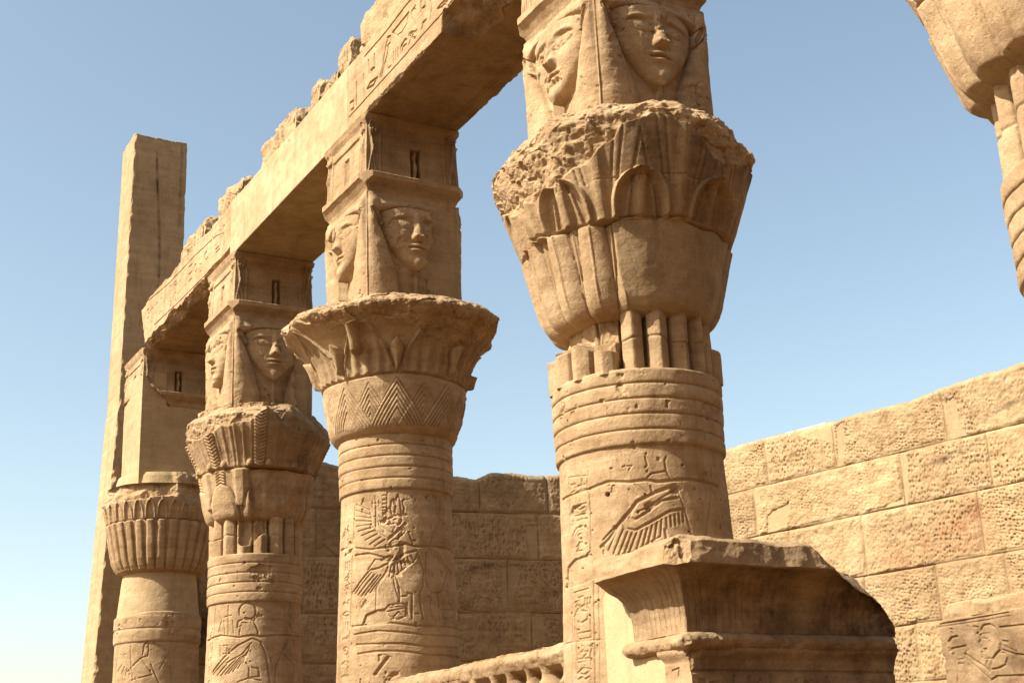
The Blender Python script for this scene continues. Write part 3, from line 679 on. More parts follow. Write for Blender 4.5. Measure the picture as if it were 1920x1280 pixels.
# ------------------------------------------------------------------ ground and added hill
def ground():
    n = 60; xs = np.concatenate([-np.geomspace(3000, 12, 14), np.linspace(-10, 14, 40), np.geomspace(16, 3000, 14)])
    ys = np.concatenate([-np.geomspace(3000, 8, 14), np.linspace(-6, 26, 40), np.geomspace(30, 3000, 14)])
    X, Y = np.meshgrid(xs, ys); P = np.stack([X, Y, np.full_like(X, -1.6)], -1)
    P[..., 2] += .03 * fbm(P, .5, 4) * (np.abs(X) < 40)
    P[..., 2] -= .035
    m_, n_ = X.shape
    o = link('ground', fast_mesh('ground', P.reshape(-1, 3), grid_quads(m_, n_, False), [], SAND)); o['kind'] = 'structure'
def bounce_hill():
    # added unseen hill behind the viewpoint: blocks sky, bounces warm light onto shaded faces
    a = np.linspace(R(95), R(262), 90); r = np.linspace(13, 75, 70); A, Rd = np.meshgrid(a, r)
    X = CAM[0] + Rd * np.sin(A); Y = Rd * np.cos(A); P = np.stack([X, Y, 0 * X], -1)
    e = sm(R(95), R(115), A) * sm(R(262), R(235), A)
    P[..., 2] = -1.8 + 19 * sm(12, 34, Rd) * sm(76, 55, Rd) * e * (1 + .35 * fbm(P, .09, 4)) + e * (1.6 * fbm(P, .35, 4, .6) + 1.2 * (ridged(P, .3, 4) - .4)) * sm(13, 18, Rd)
    o = link('bounce_hill', fast_mesh('bounce_hill', P[:, ::-1].reshape(-1, 3), grid_quads(70, 90, False), [], GRANITE)); o['kind'] = 'structure'
ground(); bounce_hill()

# ------------------------------------------------------------------ columns of the colonnade
def posts(root, c, z0, z1, n, r0, r1, th0=0.0, broken=None, nf=360, nz=90, extra=None):
    th = theta_grid(nf, 80); zs = np.linspace(z0, z1, nz); TH, Z = np.meshgrid(th, zs)
    k = ((TH - th0) / (2 * math.pi / n)) % 1.0; t = np.abs(2 * k - 1)              # 1 = gap, 0 = ridge
    prof = np.where(t < .86, 1 - .42 * t ** 1.3, 0.0) * sm(.93, .80, t)
    Rr = r0 + (r1 - r0) * prof
    at = {'plain': np.zeros_like(TH), 'stain_shade': .35 * sm(.75, .95, t)}  # darker towards the gaps between the posts
    P = np.stack([np.sin(TH) * Rr, np.cos(TH) * Rr, Z], -1)
    zm = z0 + .52 * (z1 - z0)
    Rr = Rr - .012 * gs(Z - zm - .02 * np.sin(TH * 7), .008) * (prof > .2)         # joint halfway up
    if broken is not None:
        b = broken(TH, Z, P); Rb = r0 + .03 + .03 * fbm(P, 4, 4, .6, c) + .03 * ridged(P, 5, 3, c)
        Rr = np.where(b > 0, Rr * (1 - b) + np.minimum(Rb, Rr + .03) * b, Rr)
    if extra is not None: Rr = extra(TH, Z, Rr)
    part('necking', round_part(c, th, zs, Rr, None, STONE, 'necking', .004, at), root)

def umbels(TH, Z, H, z0, z1, n, th0, hw=.235, amp=.036):
    """arched papyrus umbels standing on a course of the capital"""
    per = 2 * math.pi / n; k = np.round((TH - th0) / per); x = TH - th0 - k * per; v = (Z - z0) / (z1 - z0)
    arch = hw * np.sqrt(np.clip(1 - np.clip(v, 0, 1) ** 2.6, 0, 1))
    d = np.abs(np.abs(x) - arch)
    ring = np.clip(1 - d / .034, 0, 1) ** .6 * (v < 1.06) * (v > -.02)
    dz = np.hypot((np.abs(x) - arch) * .8, np.maximum(v - 1, 0) * .3)
    ring = np.maximum(ring, np.clip(1 - np.abs(v - 1) / .07, 0, 1) * (np.abs(x) < .06))
    H += amp * ring
    inside = (np.abs(x) < arch) & (v < 1) & (v > 0)
    H -= np.where(inside, .034, 0) * np.clip((arch - np.abs(x)) / .05, 0, 1)
    stem = np.clip(1 - np.abs(x) / .075, 0, 1); H += np.where(inside, .045 * np.minimum(stem * 1.5, 1) * (.7 + .3 * stem), 0)
    leaf = np.clip(1 - np.abs(np.abs(x) - .135 * (1 - .5 * v)) / .022, 0, 1); H += np.where(inside & (v < .7), .022 * leaf, 0)
    return x, v

def cap2_fn(root, c=2, patch=True, brk=True, shift=0.0, name='capital', seed=2.0, nf=460, nzc=430, dr=.0, dz=.0):
    th = theta_grid(nf, 70, 2.0)
    zs = np.concatenate([np.linspace(2.965, 3.06, 45)[:-1], np.linspace(3.06, 4.44, nzc)])
    prof = [(2.965, .47), (2.975, .515), (2.99, .545), (3.02, .575), (3.07, .605), (3.15, .632), (3.37, .682), (3.58, .738), (3.62, .752), (3.80, .825), (4.04, .905), (4.25, .980), (4.40, 1.02), (4.46, 1.03)]
    prof = [(z + dz * (z < 3.3), r + dr * (z > 3.0)) for z, r in prof]
    zg = 3.58
    def decor(TH, Z, Rr, H, at):
        n = 16; per = 2 * math.pi / n; th0 = R(-18.75) + shift
        k = np.round((TH - th0) / per); x = (TH - th0 - k * per) / (per / 2)        # -1..1 across one lobe
        low = sm(zg + .004, zg - .012, Z); v = np.clip((Z - 2.98) / (zg - 2.98), 0, 1)
        wd = .97 - .30 * v ** 1.4                                               # petals narrow upwards
        t = np.clip(np.abs(x) / wd, 0, 2)
        lobe = np.where(t < 1, .026 + .030 * (1 - t ** 2.2) - .012 * t + .010 * np.clip(1 - np.abs(x) / .10, 0, 1) * sm(.05, .3, v), 0)
        fil = np.clip(1 - np.abs(np.abs(x) - 1.0) / (.10 + .0 * v), 0, 1) * sm(.18, .4, v) * .020
        fil2 = np.clip(1 - np.abs(np.abs(x) - .86) / .05, 0, 1) * sm(.45, .7, v) * .014
        H += (np.maximum(lobe, np.maximum(fil, fil2)) - .034) * low
        if patch:
            P = np.stack([np.sin(TH), np.cos(TH), Z], -1)
            edge = R(-6.5) + .035 * fbm(P, 3, 4) + .10 * sm(3.3, 3.0, Z)
            m = sm(edge - .008, edge + .012, TH) * sm(R(84), R(80), TH) * low
            H[:] = H * (1 - m) + (.000 + .010 * fbm(P, 3, 3)) * m; at['plain'] = np.maximum(at['plain'], m * .45); at['stain_shade'] = np.maximum(at['stain_shade'], .45 * m)
        up = 1 - low; Hu = np.zeros_like(H)
        x2, v2 = umbels(TH, Z, Hu, zg + .01, 3.885, 9, R(9.5) + shift)
        per2 = 2 * math.pi / 9
        xs = np.abs(x2)
        bar = np.clip(1 - np.abs(xs - per2 / 2) / .075, 0, 1); Hu += .026 * np.minimum(1.4 * bar, 1) * (.75 + .25 * bar)
        for q in (.0, .05, .16, .22):                                                    # fan lines rising to the rim
            l = np.clip(1 - np.abs(xs - (per2 / 2 - .10 - q * 1.0) + .16 * np.clip(v2 - .6, 0, 3) * (q + .3)) / .014, 0, 1); Hu -= .014 * l * (v2 > .75)
        Hu *= sm(1.5, 1.15, np.abs(TH)) * .999 + .001
        H += (Hu + .012) * up
        H -= .026 * gs(Z - zg - .012 * np.sin(TH * 5) - .010 * np.sin(TH * 13 + 1), .010)        # joint between the two drums
        H -= .010 * gs(Z - 3.84 - .02 * np.sin(TH * 3), .006) * sm(R(-20), R(0), TH) * .7
    bz = None
    if brk:
        bz = []
        for x, y, r in ((925, 405, .86), (960, 398, .88), (990, 362, .93), (1036, 328, .95), (1064, 308, .96), (1105, 286, .97), (1149, 252, .99), (1166, 224, 1.0), (1200, 212, 1.01), (1235, 205, 1.01), (1270, 214, 1.01), (1296, 228, 1.01), (1330, 250, 1.0), (1360, 285, 1.0), (1390, 300, 1.0)):
            try: bz.append(hit(c, x, y, r))
            except ValueError: pass
        bz += [(-3.15, 4.2), (-2.2, 3.95), (2.0, 4.25), (3.15, 4.2)]
    else:
        bz = [(-3.15, 4.3), (-2.0, 4.1), (-1.5, 3.72), (-1.25, 3.62), (-1.0, 3.85), (-.5, 4.0), (0, 4.3), (3.15, 4.3)]
    def rb(th_): return .05 + .05 * sm(R(-5), R(-45), th_)
    def stain_shade(TH, Z, k):
        return (1 - k) * (.62 * sm(3.72, 4.02, Z) * sm(R(-22), R(5), TH) + .25 * sm(R(0), R(20), TH))
    return capital(c, root, prof, th, zs, decor, bz, rb, .72, .050, stain_shade if brk else None, seed, None, .005, name, 1.4, cham=.27, ch_h=.20)

def neck2(root):
    def broken(TH, Z, P):
        e = 2.83 + .05 * fbm(P, 5, 3) - .10 * sm(R(-45), R(-25), TH)
        return sm(R(-9), R(-12), TH) * sm(e - .01, e + .012, Z + .0 * TH)
    def extra(TH, Z, Rr):
        m = sm(R(-9), R(-14), TH) + sm(R(62), R(66), TH)
        return Rr + .055 * m * (Z < 2.80)
    posts(root, 2, 2.55, 3.03, 18, .40, .555, R(10), broken, 460, 110, extra)
make_column(2, 'column behind the gate jamb, with two complete faces and a rough broken petal capital', (2.06, 2.58), .572, .606, shaft2, cap2_fn, 520, 640, .35,
            faces={3: {'hack': .75}, 0: {}}, neck_fn=neck2, shift=(.02, 0), hres=(230, 190))

# ---- the column with the lily capital
def cap3_fn(root):
    c = 3; th = theta_grid(420, 60, 2.0)
    zs = np.concatenate([np.linspace(3.08, 3.2, 40)[:-1], np.linspace(3.2, 3.95, 170)[:-1], np.linspace(3.95, 4.36, 210)])
    prof = [(3.08, .49), (3.10, .53), (3.13, .57), (3.17, .60), (3.22, .618), (3.35, .645), (3.51, .672), (3.62, .690), (3.72, .715), (3.83, .755), (3.94, .82), (4.02, .89), (4.09, .965), (4.14, 1.04), (4.18, 1.085), (4.22, 1.11), (4.30, 1.125), (4.36, 1.12)]
    zg = 3.625
    def decor(TH, Z, Rr, H, at):
        low = sm(zg + .003, zg - .010, Z)
        # chevrons: two overlapping rings of pointed leaves cut as nested V lines
        v = np.clip((zg - .03 - Z) / (zg - .03 - 3.16), -.2, 1.2)                  # 0 at the tips, 1 at the bottom
        per = 2 * math.pi / 8
        x1 = np.abs(TH - R(2) - np.round((TH - R(2)) / per) * per) / (per / 2); t2 = R(2) + per / 2
        x2 = np.abs(TH - t2 - np.round((TH - t2) / per) * per) / (per / 2)
        g1 = x1 * .92 - v; g2 = x2 * .92 - (v - .09)
        H += (.012 * sm(.02, -.02, g1) + .004 * sm(.02, -.02, g2)) * low
        for g, dp, mk in ((g1, .015, g1 < .03), (g2, .011, (g1 > .03))):
            for q in (0, .12, .25, .38, .51, .64):
                H -= dp * np.clip(1 - np.abs(g + q) / .026, 0, 1) * low * (v < 1.0) * mk
        H -= .024 * gs(Z - zg - .010 * np.sin(TH * 4 + 1), .011)
        # lily above: four big petals, fans with drops between
        up = 1 - low; u = np.clip((Z - zg) / (4.25 - zg), 0, 1.1)
        per = 2 * math.pi / 8; t0 = R(2); k = np.round((TH - t0) / per); x = TH - t0 - k * per
        wf = .05 + .50 * np.clip(u - .02, 0, 1) ** 1.5                            # half-width of the fan
        fan = np.abs(x) < wf
        fl = (x / np.maximum(wf, 1e-3) * 5.0) % 1.0
        Hu = np.where(fan, -.044 * sm(0, .10, (wf - np.abs(x))) + .018 * (1 - np.abs(2 * fl - 1)) * (u > .34), .004)
        ed = np.clip(1 - np.abs(np.abs(x) - wf) / .025, 0, 1); Hu += .022 * ed * (u > .12)
        yd = (u - .27) / .22
        rr = np.clip(np.interp(yd, [-1.1, -.9, -.2, .35, .75, 1.0], [0, .012, .055, .085, .065, 0]), 1e-4, 1)
        drop = np.clip(1 - (x / rr) ** 2, 0, 1) ** .5 * (np.abs(yd) < 1.05); Hu = np.where(drop > 0, np.maximum(Hu, -.03 + .10 * drop), Hu)
        # curled stems left and right of the petals (their scrolls are broken)
        x3 = TH - t0 - per / 2 - np.round((TH - t0 - per / 2) / per) * per
        flute = .012 * np.cos(x3 * 40) * (np.abs(x3) < .30) * (u < .95); Hu += np.where(fan, 0, flute)
        for s0 in (R(-25),):
            y = TH - s0 - .10 * (u - .5); ww = .075
            st = np.clip(1 - (y / ww) ** 2, 0, 1) ** .5 * sm(.30, .34, u); Hu = np.maximum(Hu, -.02 + .115 * st * (st > 0))
        H += Hu * up * sm(0, .05, u)
        at['stain_shade'] = np.maximum(at['stain_shade'], .25 * up * (~fan))
    bz = [hit(3, x, y, r) for x, y, r in ((552, 600, 1.08), (600, 612, 1.05), (640, 605, 1.05), (690, 592, 1.05), (740, 590, 1.06), (780, 600, 1.05), (830, 625, 1.02), (870, 635, 1.0), (900, 640, .98))]
    bz += [(-3.15, 4.2), (-1.5, 4.19), (R(-75), 4.19), (1.25, 4.02), (1.5, 3.78), (2.0, 3.9), (3.15, 4.2)]
    def rb(th_): return .10
    def post(P):
        P = cut(P, (.93, -.36, -.05), np.dot((0, 11.5, 3.8), np.array((.93, -.36, -.05)) / np.linalg.norm((.93, -.36, -.05))) + .955, .09, 3.0, 3.3, mask=1.0 * sm(3.4, 3.2, P[..., 2]))
        P = cut(P, (.95, -.2, -.25), np.dot((0, 11.5, 3.35), np.array((.95, -.2, -.25)) / np.linalg.norm((.95, -.2, -.25))) + .60, .05, 3.5, 5.3, mask=.8 * sm(3.55, 3.7, P[..., 2]))
        return P
    capital(c, root, prof, th, zs, decor, bz, rb, .70, .038, None, 3.0, post, .004, 'capital', 1.2)
make_column(3, 'column with a wide flaring lily capital of fans, drops and chevrons', (2.585, 3.105), .522, .578, shaft3, cap3_fn, 430, 560, .45,
            faces={3: {'hack': .45}, 0: {'right': .30}}, hres=(190, 130))

# ---- the column with feathered palm capital, right half broken
def cap4_fn(root):
    c = 4; th = theta_grid(340, 60, 2.0)
    zs = np.concatenate([np.linspace(3.02, 3.12, 30)[:-1], np.linspace(3.12, 4.38, 300)])
    prof = [(3.02, .44), (3.035, .50), (3.06, .53), (3.10, .555), (3.22, .598), (3.45, .64), (3.68, .685), (3.78, .725), (3.87, .77), (4.06, .86), (4.25, .90), (4.38, .92)]
    zg = 3.62
    def decor(TH, Z, Rr, H, at):
        low = sm(zg + .003, zg - .010, Z); v = np.clip((Z - 3.04) / (zg - 3.04), 0, 1)
        per = 2 * math.pi / 8; t0 = R(-40); k = np.round((TH - t0) / per); x = (TH - t0 - k * per) / (per / 2)
        tul = .30 + .62 * np.interp(v, [0, .15, .35, .5, .62, .72], [1.0, 1.0, .82, .60, .30, -.49])       # tulip cup outline
        cup = np.clip((tul - np.abs(x)) / .25, 0, 1) ** .6
        Hl = .036 * cup * (v < .74)
        fea = np.clip(1 - np.abs(x) / .26, 0, 1); Hl = np.where((v > .45) & (cup <= 0), .016 * (fea > 0) + .008 * np.cos((Z + np.abs(x) * .12) * 190) * (fea > 0), Hl)
        stem = np.clip(1 - np.abs(np.abs(x) - 1) / .36, 0, 1); Hl = np.maximum(Hl, .030 * np.minimum(1, stem * 1.8) * (v > .25))
        Hl -= .014 * np.clip(1 - np.abs(np.abs(x) - tul) / .05, 0, 1) * (v < .72)
        P = np.stack([np.sin(TH), np.cos(TH), Z], -1)
        e = R(-8) + .07 * fbm(P, 3, 4, off=4); m = sm(e - .01, e + .02, TH) * sm(R(62), R(55), TH)
        Hl = Hl * (1 - m) + (-.045 + .035 * fbm(P, 2.5, 5, .6, 8) + .02 * ridged(P, 3, 3)) * m
        up = 1 - low; u = np.clip((Z - zg) / .62, 0, 1.2)
        t1 = R(2); k = np.round((TH - t1) / per); x = (TH - t1 - k * per) / (per / 2)
        line = .010 * np.cos(x * per / 2 * 52) * (np.abs(x) > .27)
        pal = (np.abs(x) < .20); Hu = np.where(pal, .022 + .009 * np.cos((Z - np.abs(x) * .16) * 170), line)
        Hu -= .022 * np.clip(1 - np.abs(np.abs(x) - .24) / .05, 0, 1)
        curl = np.clip(1 - ((np.abs(x) - .40) / .16) ** 2 - ((u - .04) / .10) ** 2, 0, 1) ** .5; Hu = np.maximum(Hu, .05 * curl)
        H += Hl * low + Hu * up
        H -= .034 * gs(Z - zg + .01, .012) * (1 + .8 * m)
        at['stain_shade'] = np.maximum(at['stain_shade'], .4 * up * sm(R(-5), R(25), TH))
    bz = [hit(4, x, y, r) for x, y, r in ((346, 838, .86), (372, 826, .86), (392, 808, .88), (412, 798, .88), (440, 795, .88), (468, 790, .89), (478, 778, .90))]
    bz += [(-3.15, 4.1), (-1.7, 4.0), (.12, 4.28), (.35, 4.10), (.60, 4.02), (.9, 4.02), (1.25, 4.05), (1.7, 4.0), (3.15, 4.1)]
    def rb(th_): return .06
    def post(P):
        n = np.array((.55, -.62, .56)); n /= np.linalg.norm(n)
        return cut(P, n, n @ np.array((0, 15.4465, 4.10)) + .66, .05, 3.2, 9.1, mask=.6 * sm(3.85, 3.7, P[..., 2]))
    capital(c, root, prof, th, zs, decor, bz, rb, .72, .040, None, 4.0, post, .004, 'capital', 1.0)
def neck4(root):
    def broken(TH, Z, P):
        e = 2.80 + .07 * np.sin(TH * 6) + .05 * fbm(P, 5, 3); return sm(R(-24), R(-20), TH) * sm(R(20), R(12), TH) * sm(e - .01, e + .01, Z)
    posts(root, 4, 2.61, 3.06, 16, .40, .545, R(-5), broken, 340, 80)
make_column(4, 'column with a palm capital, its right half broken off, falcon relief below the rings', (2.09, 2.637), .535, .578, shaft4, cap4_fn, 340, 420, .9,
            faces={3: {}, 0: {'right': .52}}, neck_fn=neck4, hres=(150, 105))

# ---- the farthest column, largely restored
def cap5_fn(root):
    c = 5; th = theta_grid(340, 60, 2.0)
    zs = np.concatenate([np.linspace(3.03, 3.14, 30)[:-1], np.linspace(3.14, 4.45, 280)])
    prof = [(3.03, .50), (3.05, .535), (3.08, .575), (3.13, .615), (3.22, .655), (3.45, .705), (3.75, .765), (3.95, .815), (4.06, .845), (4.2, .855), (4.26, .85), (4.265, .69), (4.28, .675), (4.40, .660), (4.45, .64)]
    def decor(TH, Z, Rr, H, at):
        zg = 3.75; v = np.clip((Z - 3.05) / (zg - 3.05), 0, 1); low = (Z < zg)
        n = 30; per = 2 * math.pi / n; k = np.round(TH / per); x = (TH - k * per) / (per / 2)
        wd = .96 - .30 * v; t = np.abs(x) / wd
        H += np.where(low, np.where(t < 1, .030 * (1 - t ** 4), -.006), 0) * sm(.0, .03, v)
        H -= .045 * gs(Z - 3.10, .018) * np.clip(1 - np.abs(x) / .5, 0, 1) * 0
        H += .022 * np.clip(1 - np.hypot(np.abs(x) - 1, (Z - 3.07) / .05 * 1.0) / .7, 0, 1)
        n2 = 30; x2 = x; u = np.clip((Z - zg) / .26, 0, 1.2)
        up = (Z >= zg) & (Z < 4.24)
        arch = .8 * np.sqrt(np.clip(1 - np.clip(u, 0, 1) ** 2, 0, 1)); H += np.where(up, .018 * np.clip(1 - np.abs(np.abs(x2) - arch) / .22, 0, 1) - .014 * (np.abs(x2) < arch - .15), 0)
        H -= .02 * gs(Z - zg, .012)
        P = np.stack([np.sin(TH) * .8, np.cos(TH) * .8, Z], -1)
        zb = 4.03 + .10 * fbm(P, 2.6, 4, .6, 5) - .06 * sm(R(-60), R(-85), TH) - .07 * sm(R(5), R(30), TH)
        k2 = sm(zb - .01, zb + .015, Z) * (Z < 4.262)
        H[:] = H * (1 - k2) + (-.05 - .28 * (Z - 4.02) + .08 * fbm(P, 3.2, 5, .6, 6) + .05 * ridged(P, 2.6, 3, 2)) * k2
        disk = sm(4.255, 4.27, Z) * sm(R(14), R(8), TH + .10 * fbm(P, 3, 3)); at['plain'] = np.maximum(at['plain'], disk)
        rgh = sm(4.25, 4.27, Z) * (1 - disk); H += rgh * (.05 * fbm(P, 3, 5, .6, 9) + .03 + .03 * ridged(P, 4, 3))
    capital(c, root, prof, th, zs, decor, None, .2, .62, .04, None, 5.0, None, .005, 'capital', 1.0, smooth=7)
def neck5(root):
    th = theta_grid(200, 40); zs = np.linspace(2.44, 3.06, 120); TH, Z = np.meshgrid(th, zs)
    P = np.stack([np.sin(TH) * .55, np.cos(TH) * .55, Z], -1)
    e = 2.47 + .035 * fbm(P, 3, 4, off=3) + .03 * sm(-.6, -.2, TH) - .03
    k = sm(e - .006, e + .006, Z)
    Rz = np.interp(zs, [2.44, 2.5, 3.06], [.578, .570, .515])[:, None] + .020 * (1 - k)
    part('necking', round_part(5, th, zs, Rz, None, STONE, 'necking', .003, {'plain': k * .35, 'stain_shade': 0 * k}), root)
def broken5(P):
    n = np.array((-.72, -.16, -.67)); n /= np.linalg.norm(n)
    return cut(P, n, n @ np.array((-.5, 19.085, 5.90)) - .0, .04, 4, 5.5)
make_column(5, 'farthest column, with many narrow petals, a plain restored neck and a smooth faceless block', (2.075, 2.445), .588, .600, shaft5, cap5_fn, 280, 320, 1.0,
            faces={3: {'plain': True}, 0: {'plain': True}}, neck_fn=neck5, bands=2, hres=(120, 80), box_broken=broken5)

# ---- the nearest column, only its left edge in view
def cap1_fn(root): cap2_fn(root, 1, False, False, R(9), 'capital', 6.0, 400, 380, .045, .045)
def neck1(root): posts(root, 1, 2.55, 3.08, 18, .40, .535, R(2), None, 400, 90)
def shaft1(H, a, z, at):
    for k in range(12): sign(H, a, z, k + 3, -.62, 1.8 - k * .16, .12, .13, .010, .010)
make_column(1, 'nearest column, cut off by the upper right corner of the view, with a lobed capital', (2.06, 2.58), .535, .575, shaft1, cap1_fn, 380, 420, .6, neck_fn=neck1, hres=(80, 60))

# ------------------------------------------------------------------ architraves
ZA, ZB = 6.302, 7.02
AX_Z, AX_X, AX_Y = (0, 0, 1), (1, 0, 0), (0, 1, 0)
def beam(name, label, y0, y1, ny, mat, glyph=None, post=None, rough=.003, top=ZB, plain=None, nz=190, seed=0.0):
    cs = np.linspace(y0, y1, ny); ha = (top - ZA) / 2; zcn = (top + ZA) / 2
    def rel(k, U, Cc):
        h = np.zeros_like(U); p = np.zeros_like(U); s = np.zeros_like(U)
        if k == 0:
            if glyph: glyph(h, U[0] * ha, cs, zcn)
            if plain: p = plain(U * ha + zcn, Cc)
        if k == 3:
            if glyph:                                     # incised border of the soffit
                H2 = np.zeros_like(U); a = U[0] * .498
                for q in (.36, .32): carve(H2, a, cs, [(-q, y0), (-q, y1)], .010, .008)
                if mat is STONE:
                    for q in (-.36,): carve(H2, a, cs, [(-q, y0), (-q, y1)], .010, .006)
                h = H2
            s = .38 + 0 * U if mat is STONE else .12 + 0 * U  # underside darker than the side faces
        return h, p, s
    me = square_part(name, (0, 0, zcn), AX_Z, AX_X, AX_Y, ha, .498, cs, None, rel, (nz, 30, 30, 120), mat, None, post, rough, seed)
    return tag(link(name, me), label, 'beam', 'architrave beams on the columns')
TA = (600, 0, .20833)
def pathX(T, pts, X, zcn):
    o = []
    for p in pts:
        q = onX(T[0] + p[0] * T[2], T[1] + p[1] * T[2], X); o.append((q[2] - zcn, q[1]))
    return o
def glyphA(H, a, b, zcn):
    def L(pts, wd=.014, dp=.014):
        dp *= 1.6; carve(H, a, b, pathX(TA, pts, -.5, zcn), wd, dp)
    L([(400, 512), (560, 325), (820, -10), (1000, -260)], .012, .016); L([(258, 1055), (700, 570), (1082, 140), (1350, -190)], .009); L([(248, 590), (248, 1115)], .006, .008)
    L([(265, 930), (298, 905), (300, 972), (265, 1002), (265, 930)]); L([(325, 740), (325, 942)]); L([(390, 672), (393, 862)]); L([(420, 802), (448, 742), (515, 698), (482, 762), (420, 802)])
    L([(435, 545), (440, 662)], .015); L([(438, 640), (466, 632), (460, 650)]); L([(487, 490), (488, 608), (466, 618)], .015)
    L([(612, 330), (590, 420), (565, 560), (540, 690)], .014); L([(625, 330), (632, 380), (605, 415)], .012); L([(612, 430), (600, 500), (575, 580), (550, 695)]); L([(600, 340), (630, 325)]); L([(590, 560), (602, 625), (636, 590)], .010)
    for x, y in ((658, 468), (677, 448), (697, 428)): L([(x, y), (x, y + 84)], .011)
    L([(720, 482), (726, 420), (765, 352), (782, 368)], .014); L([(735, 462), (746, 420), (776, 395)], .010)
    L(circ(832, 318, 34), .010); L(circ(832, 318, 20), .008); L([(798, 402), (812, 350), (850, 290), (872, 262)], .010)
    L([(650, 292), (722, 205), (796, 115)], .014, .018); L([(650, 292), (690, 320), (735, 290), (780, 210), (796, 115)], .008, .008)
    L([(856, 48), (822, 105), (824, 170), (868, 235), (872, 290)], .011); L([(845, 80), (862, 92)], .01)
    L([(905, 15), (907, 112)], .014); L([(915, 82), (930, 66), (945, 60), (946, -20)], .014); L([(990, 0), (1002, 60), (990, 182)], .012); L([(1000, 20), (1012, 110), (1015, 140)], .009)
    L([(915, 262), (926, 208), (956, 178)], .014); L([(1055, 80), (1085, 40), (1140, -10)], .012); L([(1055, 80), (1100, 60), (1150, 0)], .010)
    for k, y in enumerate(np.arange(9.15, 7.4, -.24)): sign(H, a, b, k + 2, -.18, y, .34, .18, .012, .014)
def notchA(P):
    n = np.array((-.5, 0, -.866)); m = 2.0 * sm(9.30, 9.62, P[..., 1])
    P = cut(P, n, n @ np.array((-.5, 9, 6.52)), .06, 2.5, 1.1, mask=m)
    n = np.array((-.7, 0, -.72)); n /= np.linalg.norm(n)
    P = cut(P, n, n @ np.array((-.5, 9, 6.302)) - .012, .03, 4, 2.1)
    n = np.array((.7, 0, -.72)); n /= np.linalg.norm(n)
    return cut(P, n, n @ np.array((.5, 9, 6.302)) - .006, .035, 4, 6.1)
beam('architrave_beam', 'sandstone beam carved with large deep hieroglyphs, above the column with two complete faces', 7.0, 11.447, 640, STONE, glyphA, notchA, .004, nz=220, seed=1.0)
def softB(P):
    n = np.array((-.7, 0, -.72)); n /= np.linalg.norm(n)
    return cut(P, n, n @ np.array((-.5, 9, 6.302)) - .004, .006, 3, 2.7)
beam('architrave_beam', 'smooth plain restored beam without carving, between the lily column and the palm column', 11.453, 15.16, 260, MORTAR, None, softB, .0025, nz=60, seed=2.0)
TC = (320, 440, .2812)
def glyphC(H, a, b, zcn):
    def L(pts, wd=.013, dp=.014): carve(H, a, b, pathX(TC, pts, -.5, zcn), wd, dp)
    L([(352, -10), (350, 130), (320, 185), (0, 500), (-110, 600)], .014, .014); L([(345, -10), (300, 10), (150, 150), (-20, 330), (-150, 440)], .010)
    rs = random.Random(4)
    ys = np.arange(15.35, 18.95, .235)
    for k, y in enumerate(ys):
        q = rs.randrange(14)
        if rs.random() < .5: sign(H, a, b, q, -.14, y, .34, .18, .012, .014)
        else:
            sign(H, a, b, q, .05, y, .16, .18, .011, .013); sign(H, a, b, rs.randrange(14), -.15, y, .15, .18, .011, .013)
def postC(P):
    n = np.array((-.55, 0, -.83)); n /= np.linalg.norm(n)
    P = cut(P, n, n @ np.array((-.5, 17, 6.40)), .07, 2.2, 3.1)
    n = np.array((-.2, .9, -.42)); n /= np.linalg.norm(n)
    P = cut(P, n, n @ np.array((-.5, 19.12, 6.50)), .05, 2.6, 4.1)
    n = np.array((-.75, 0, .66)); n /= np.linalg.norm(n)
    return cut(P, n, n @ np.array((-.5, 17, 6.99)), .07, 2.2, 5.1)
beam('architrave_beam', 'farthest beam, worn and crumbling along its lower edge, crowded with small hieroglyphs', 15.168, 19.35, 420, STONE, glyphC, postC, .006, nz=190, seed=3.0)

def rock(label, px, x0, x1, base, seed, amp=.05, extra=None):
    pts = sorted((onX(x, y, -.47)[1], onX(x, y, -.47)[2]) for x, y in px) + ([] if extra is None else extra); pts.sort()
    Y0, Y1 = pts[0][0], pts[-1][0]; cm = (Y0 + Y1) / 2; hc = (Y1 - Y0) / 2
    s = np.linspace(-1, 1, 90); cs = cm + hc * np.sign(s) * (1 - (1 - np.abs(s)) ** 1.6)
    q = np.clip(1 - np.abs((cs - cm) / hc) ** 26, .02, 1) ** .5
    ty, tz = zip(*pts)
    def post(P):
        zt = np.interp(P[..., 1], ty, tz); t = P[..., 2] + .5
        xx = P[..., 0]; k = sm(.72, 1.0, t); cx = (x0 + x1) / 2
        P = P.copy(); P[..., 0] = xx + (cx - xx) * .25 * k * k; P[..., 2] = base - .04 + t * (zt - base + .04)
        Cn = np.array((cx, cm, base)); D = P - Cn; D /= np.linalg.norm(D, axis=-1, keepdims=True) + 1e-6
        d = amp * (1.2 * fbm(P, 2.6, 5, .62, seed) + 0.6 * facets(P + .03 * fbm(P, 7, 3)[..., None], 3.4, seed)) + .020 * fbm(P, 13, 4, .62, seed) - .026 * sm(.35, .75, vnoise(P[..., 0] * 24, P[..., 1] * 24, P[..., 2] * 12))
        return P + D * d[..., None] * np.array((1, 1, .8))
    me = square_part('cornice_block', (0, 0, 0), AX_Z, AX_X, AX_Y, .5 * q, 1, cs, None, lambda k, U, Cc: None, (70, 50, 30, 50), STONE_W, None, lambda P: post(np.stack([(x0 + x1) / 2 + P[..., 0] * (x1 - x0) / 2, P[..., 1], P[..., 2]], -1)), .0, seed)
    return tag(link('cornice_block', me), label, 'stone block', 'broken cornice blocks on the beams')
rock('large rough cornice block on the inscribed beam, cut off by the top of the view', [(677, 62), (676, 52), (678, 30), (692, 2), (720, -40), (800, -150), (900, -280)], -.47, .30, 7.02, 11)
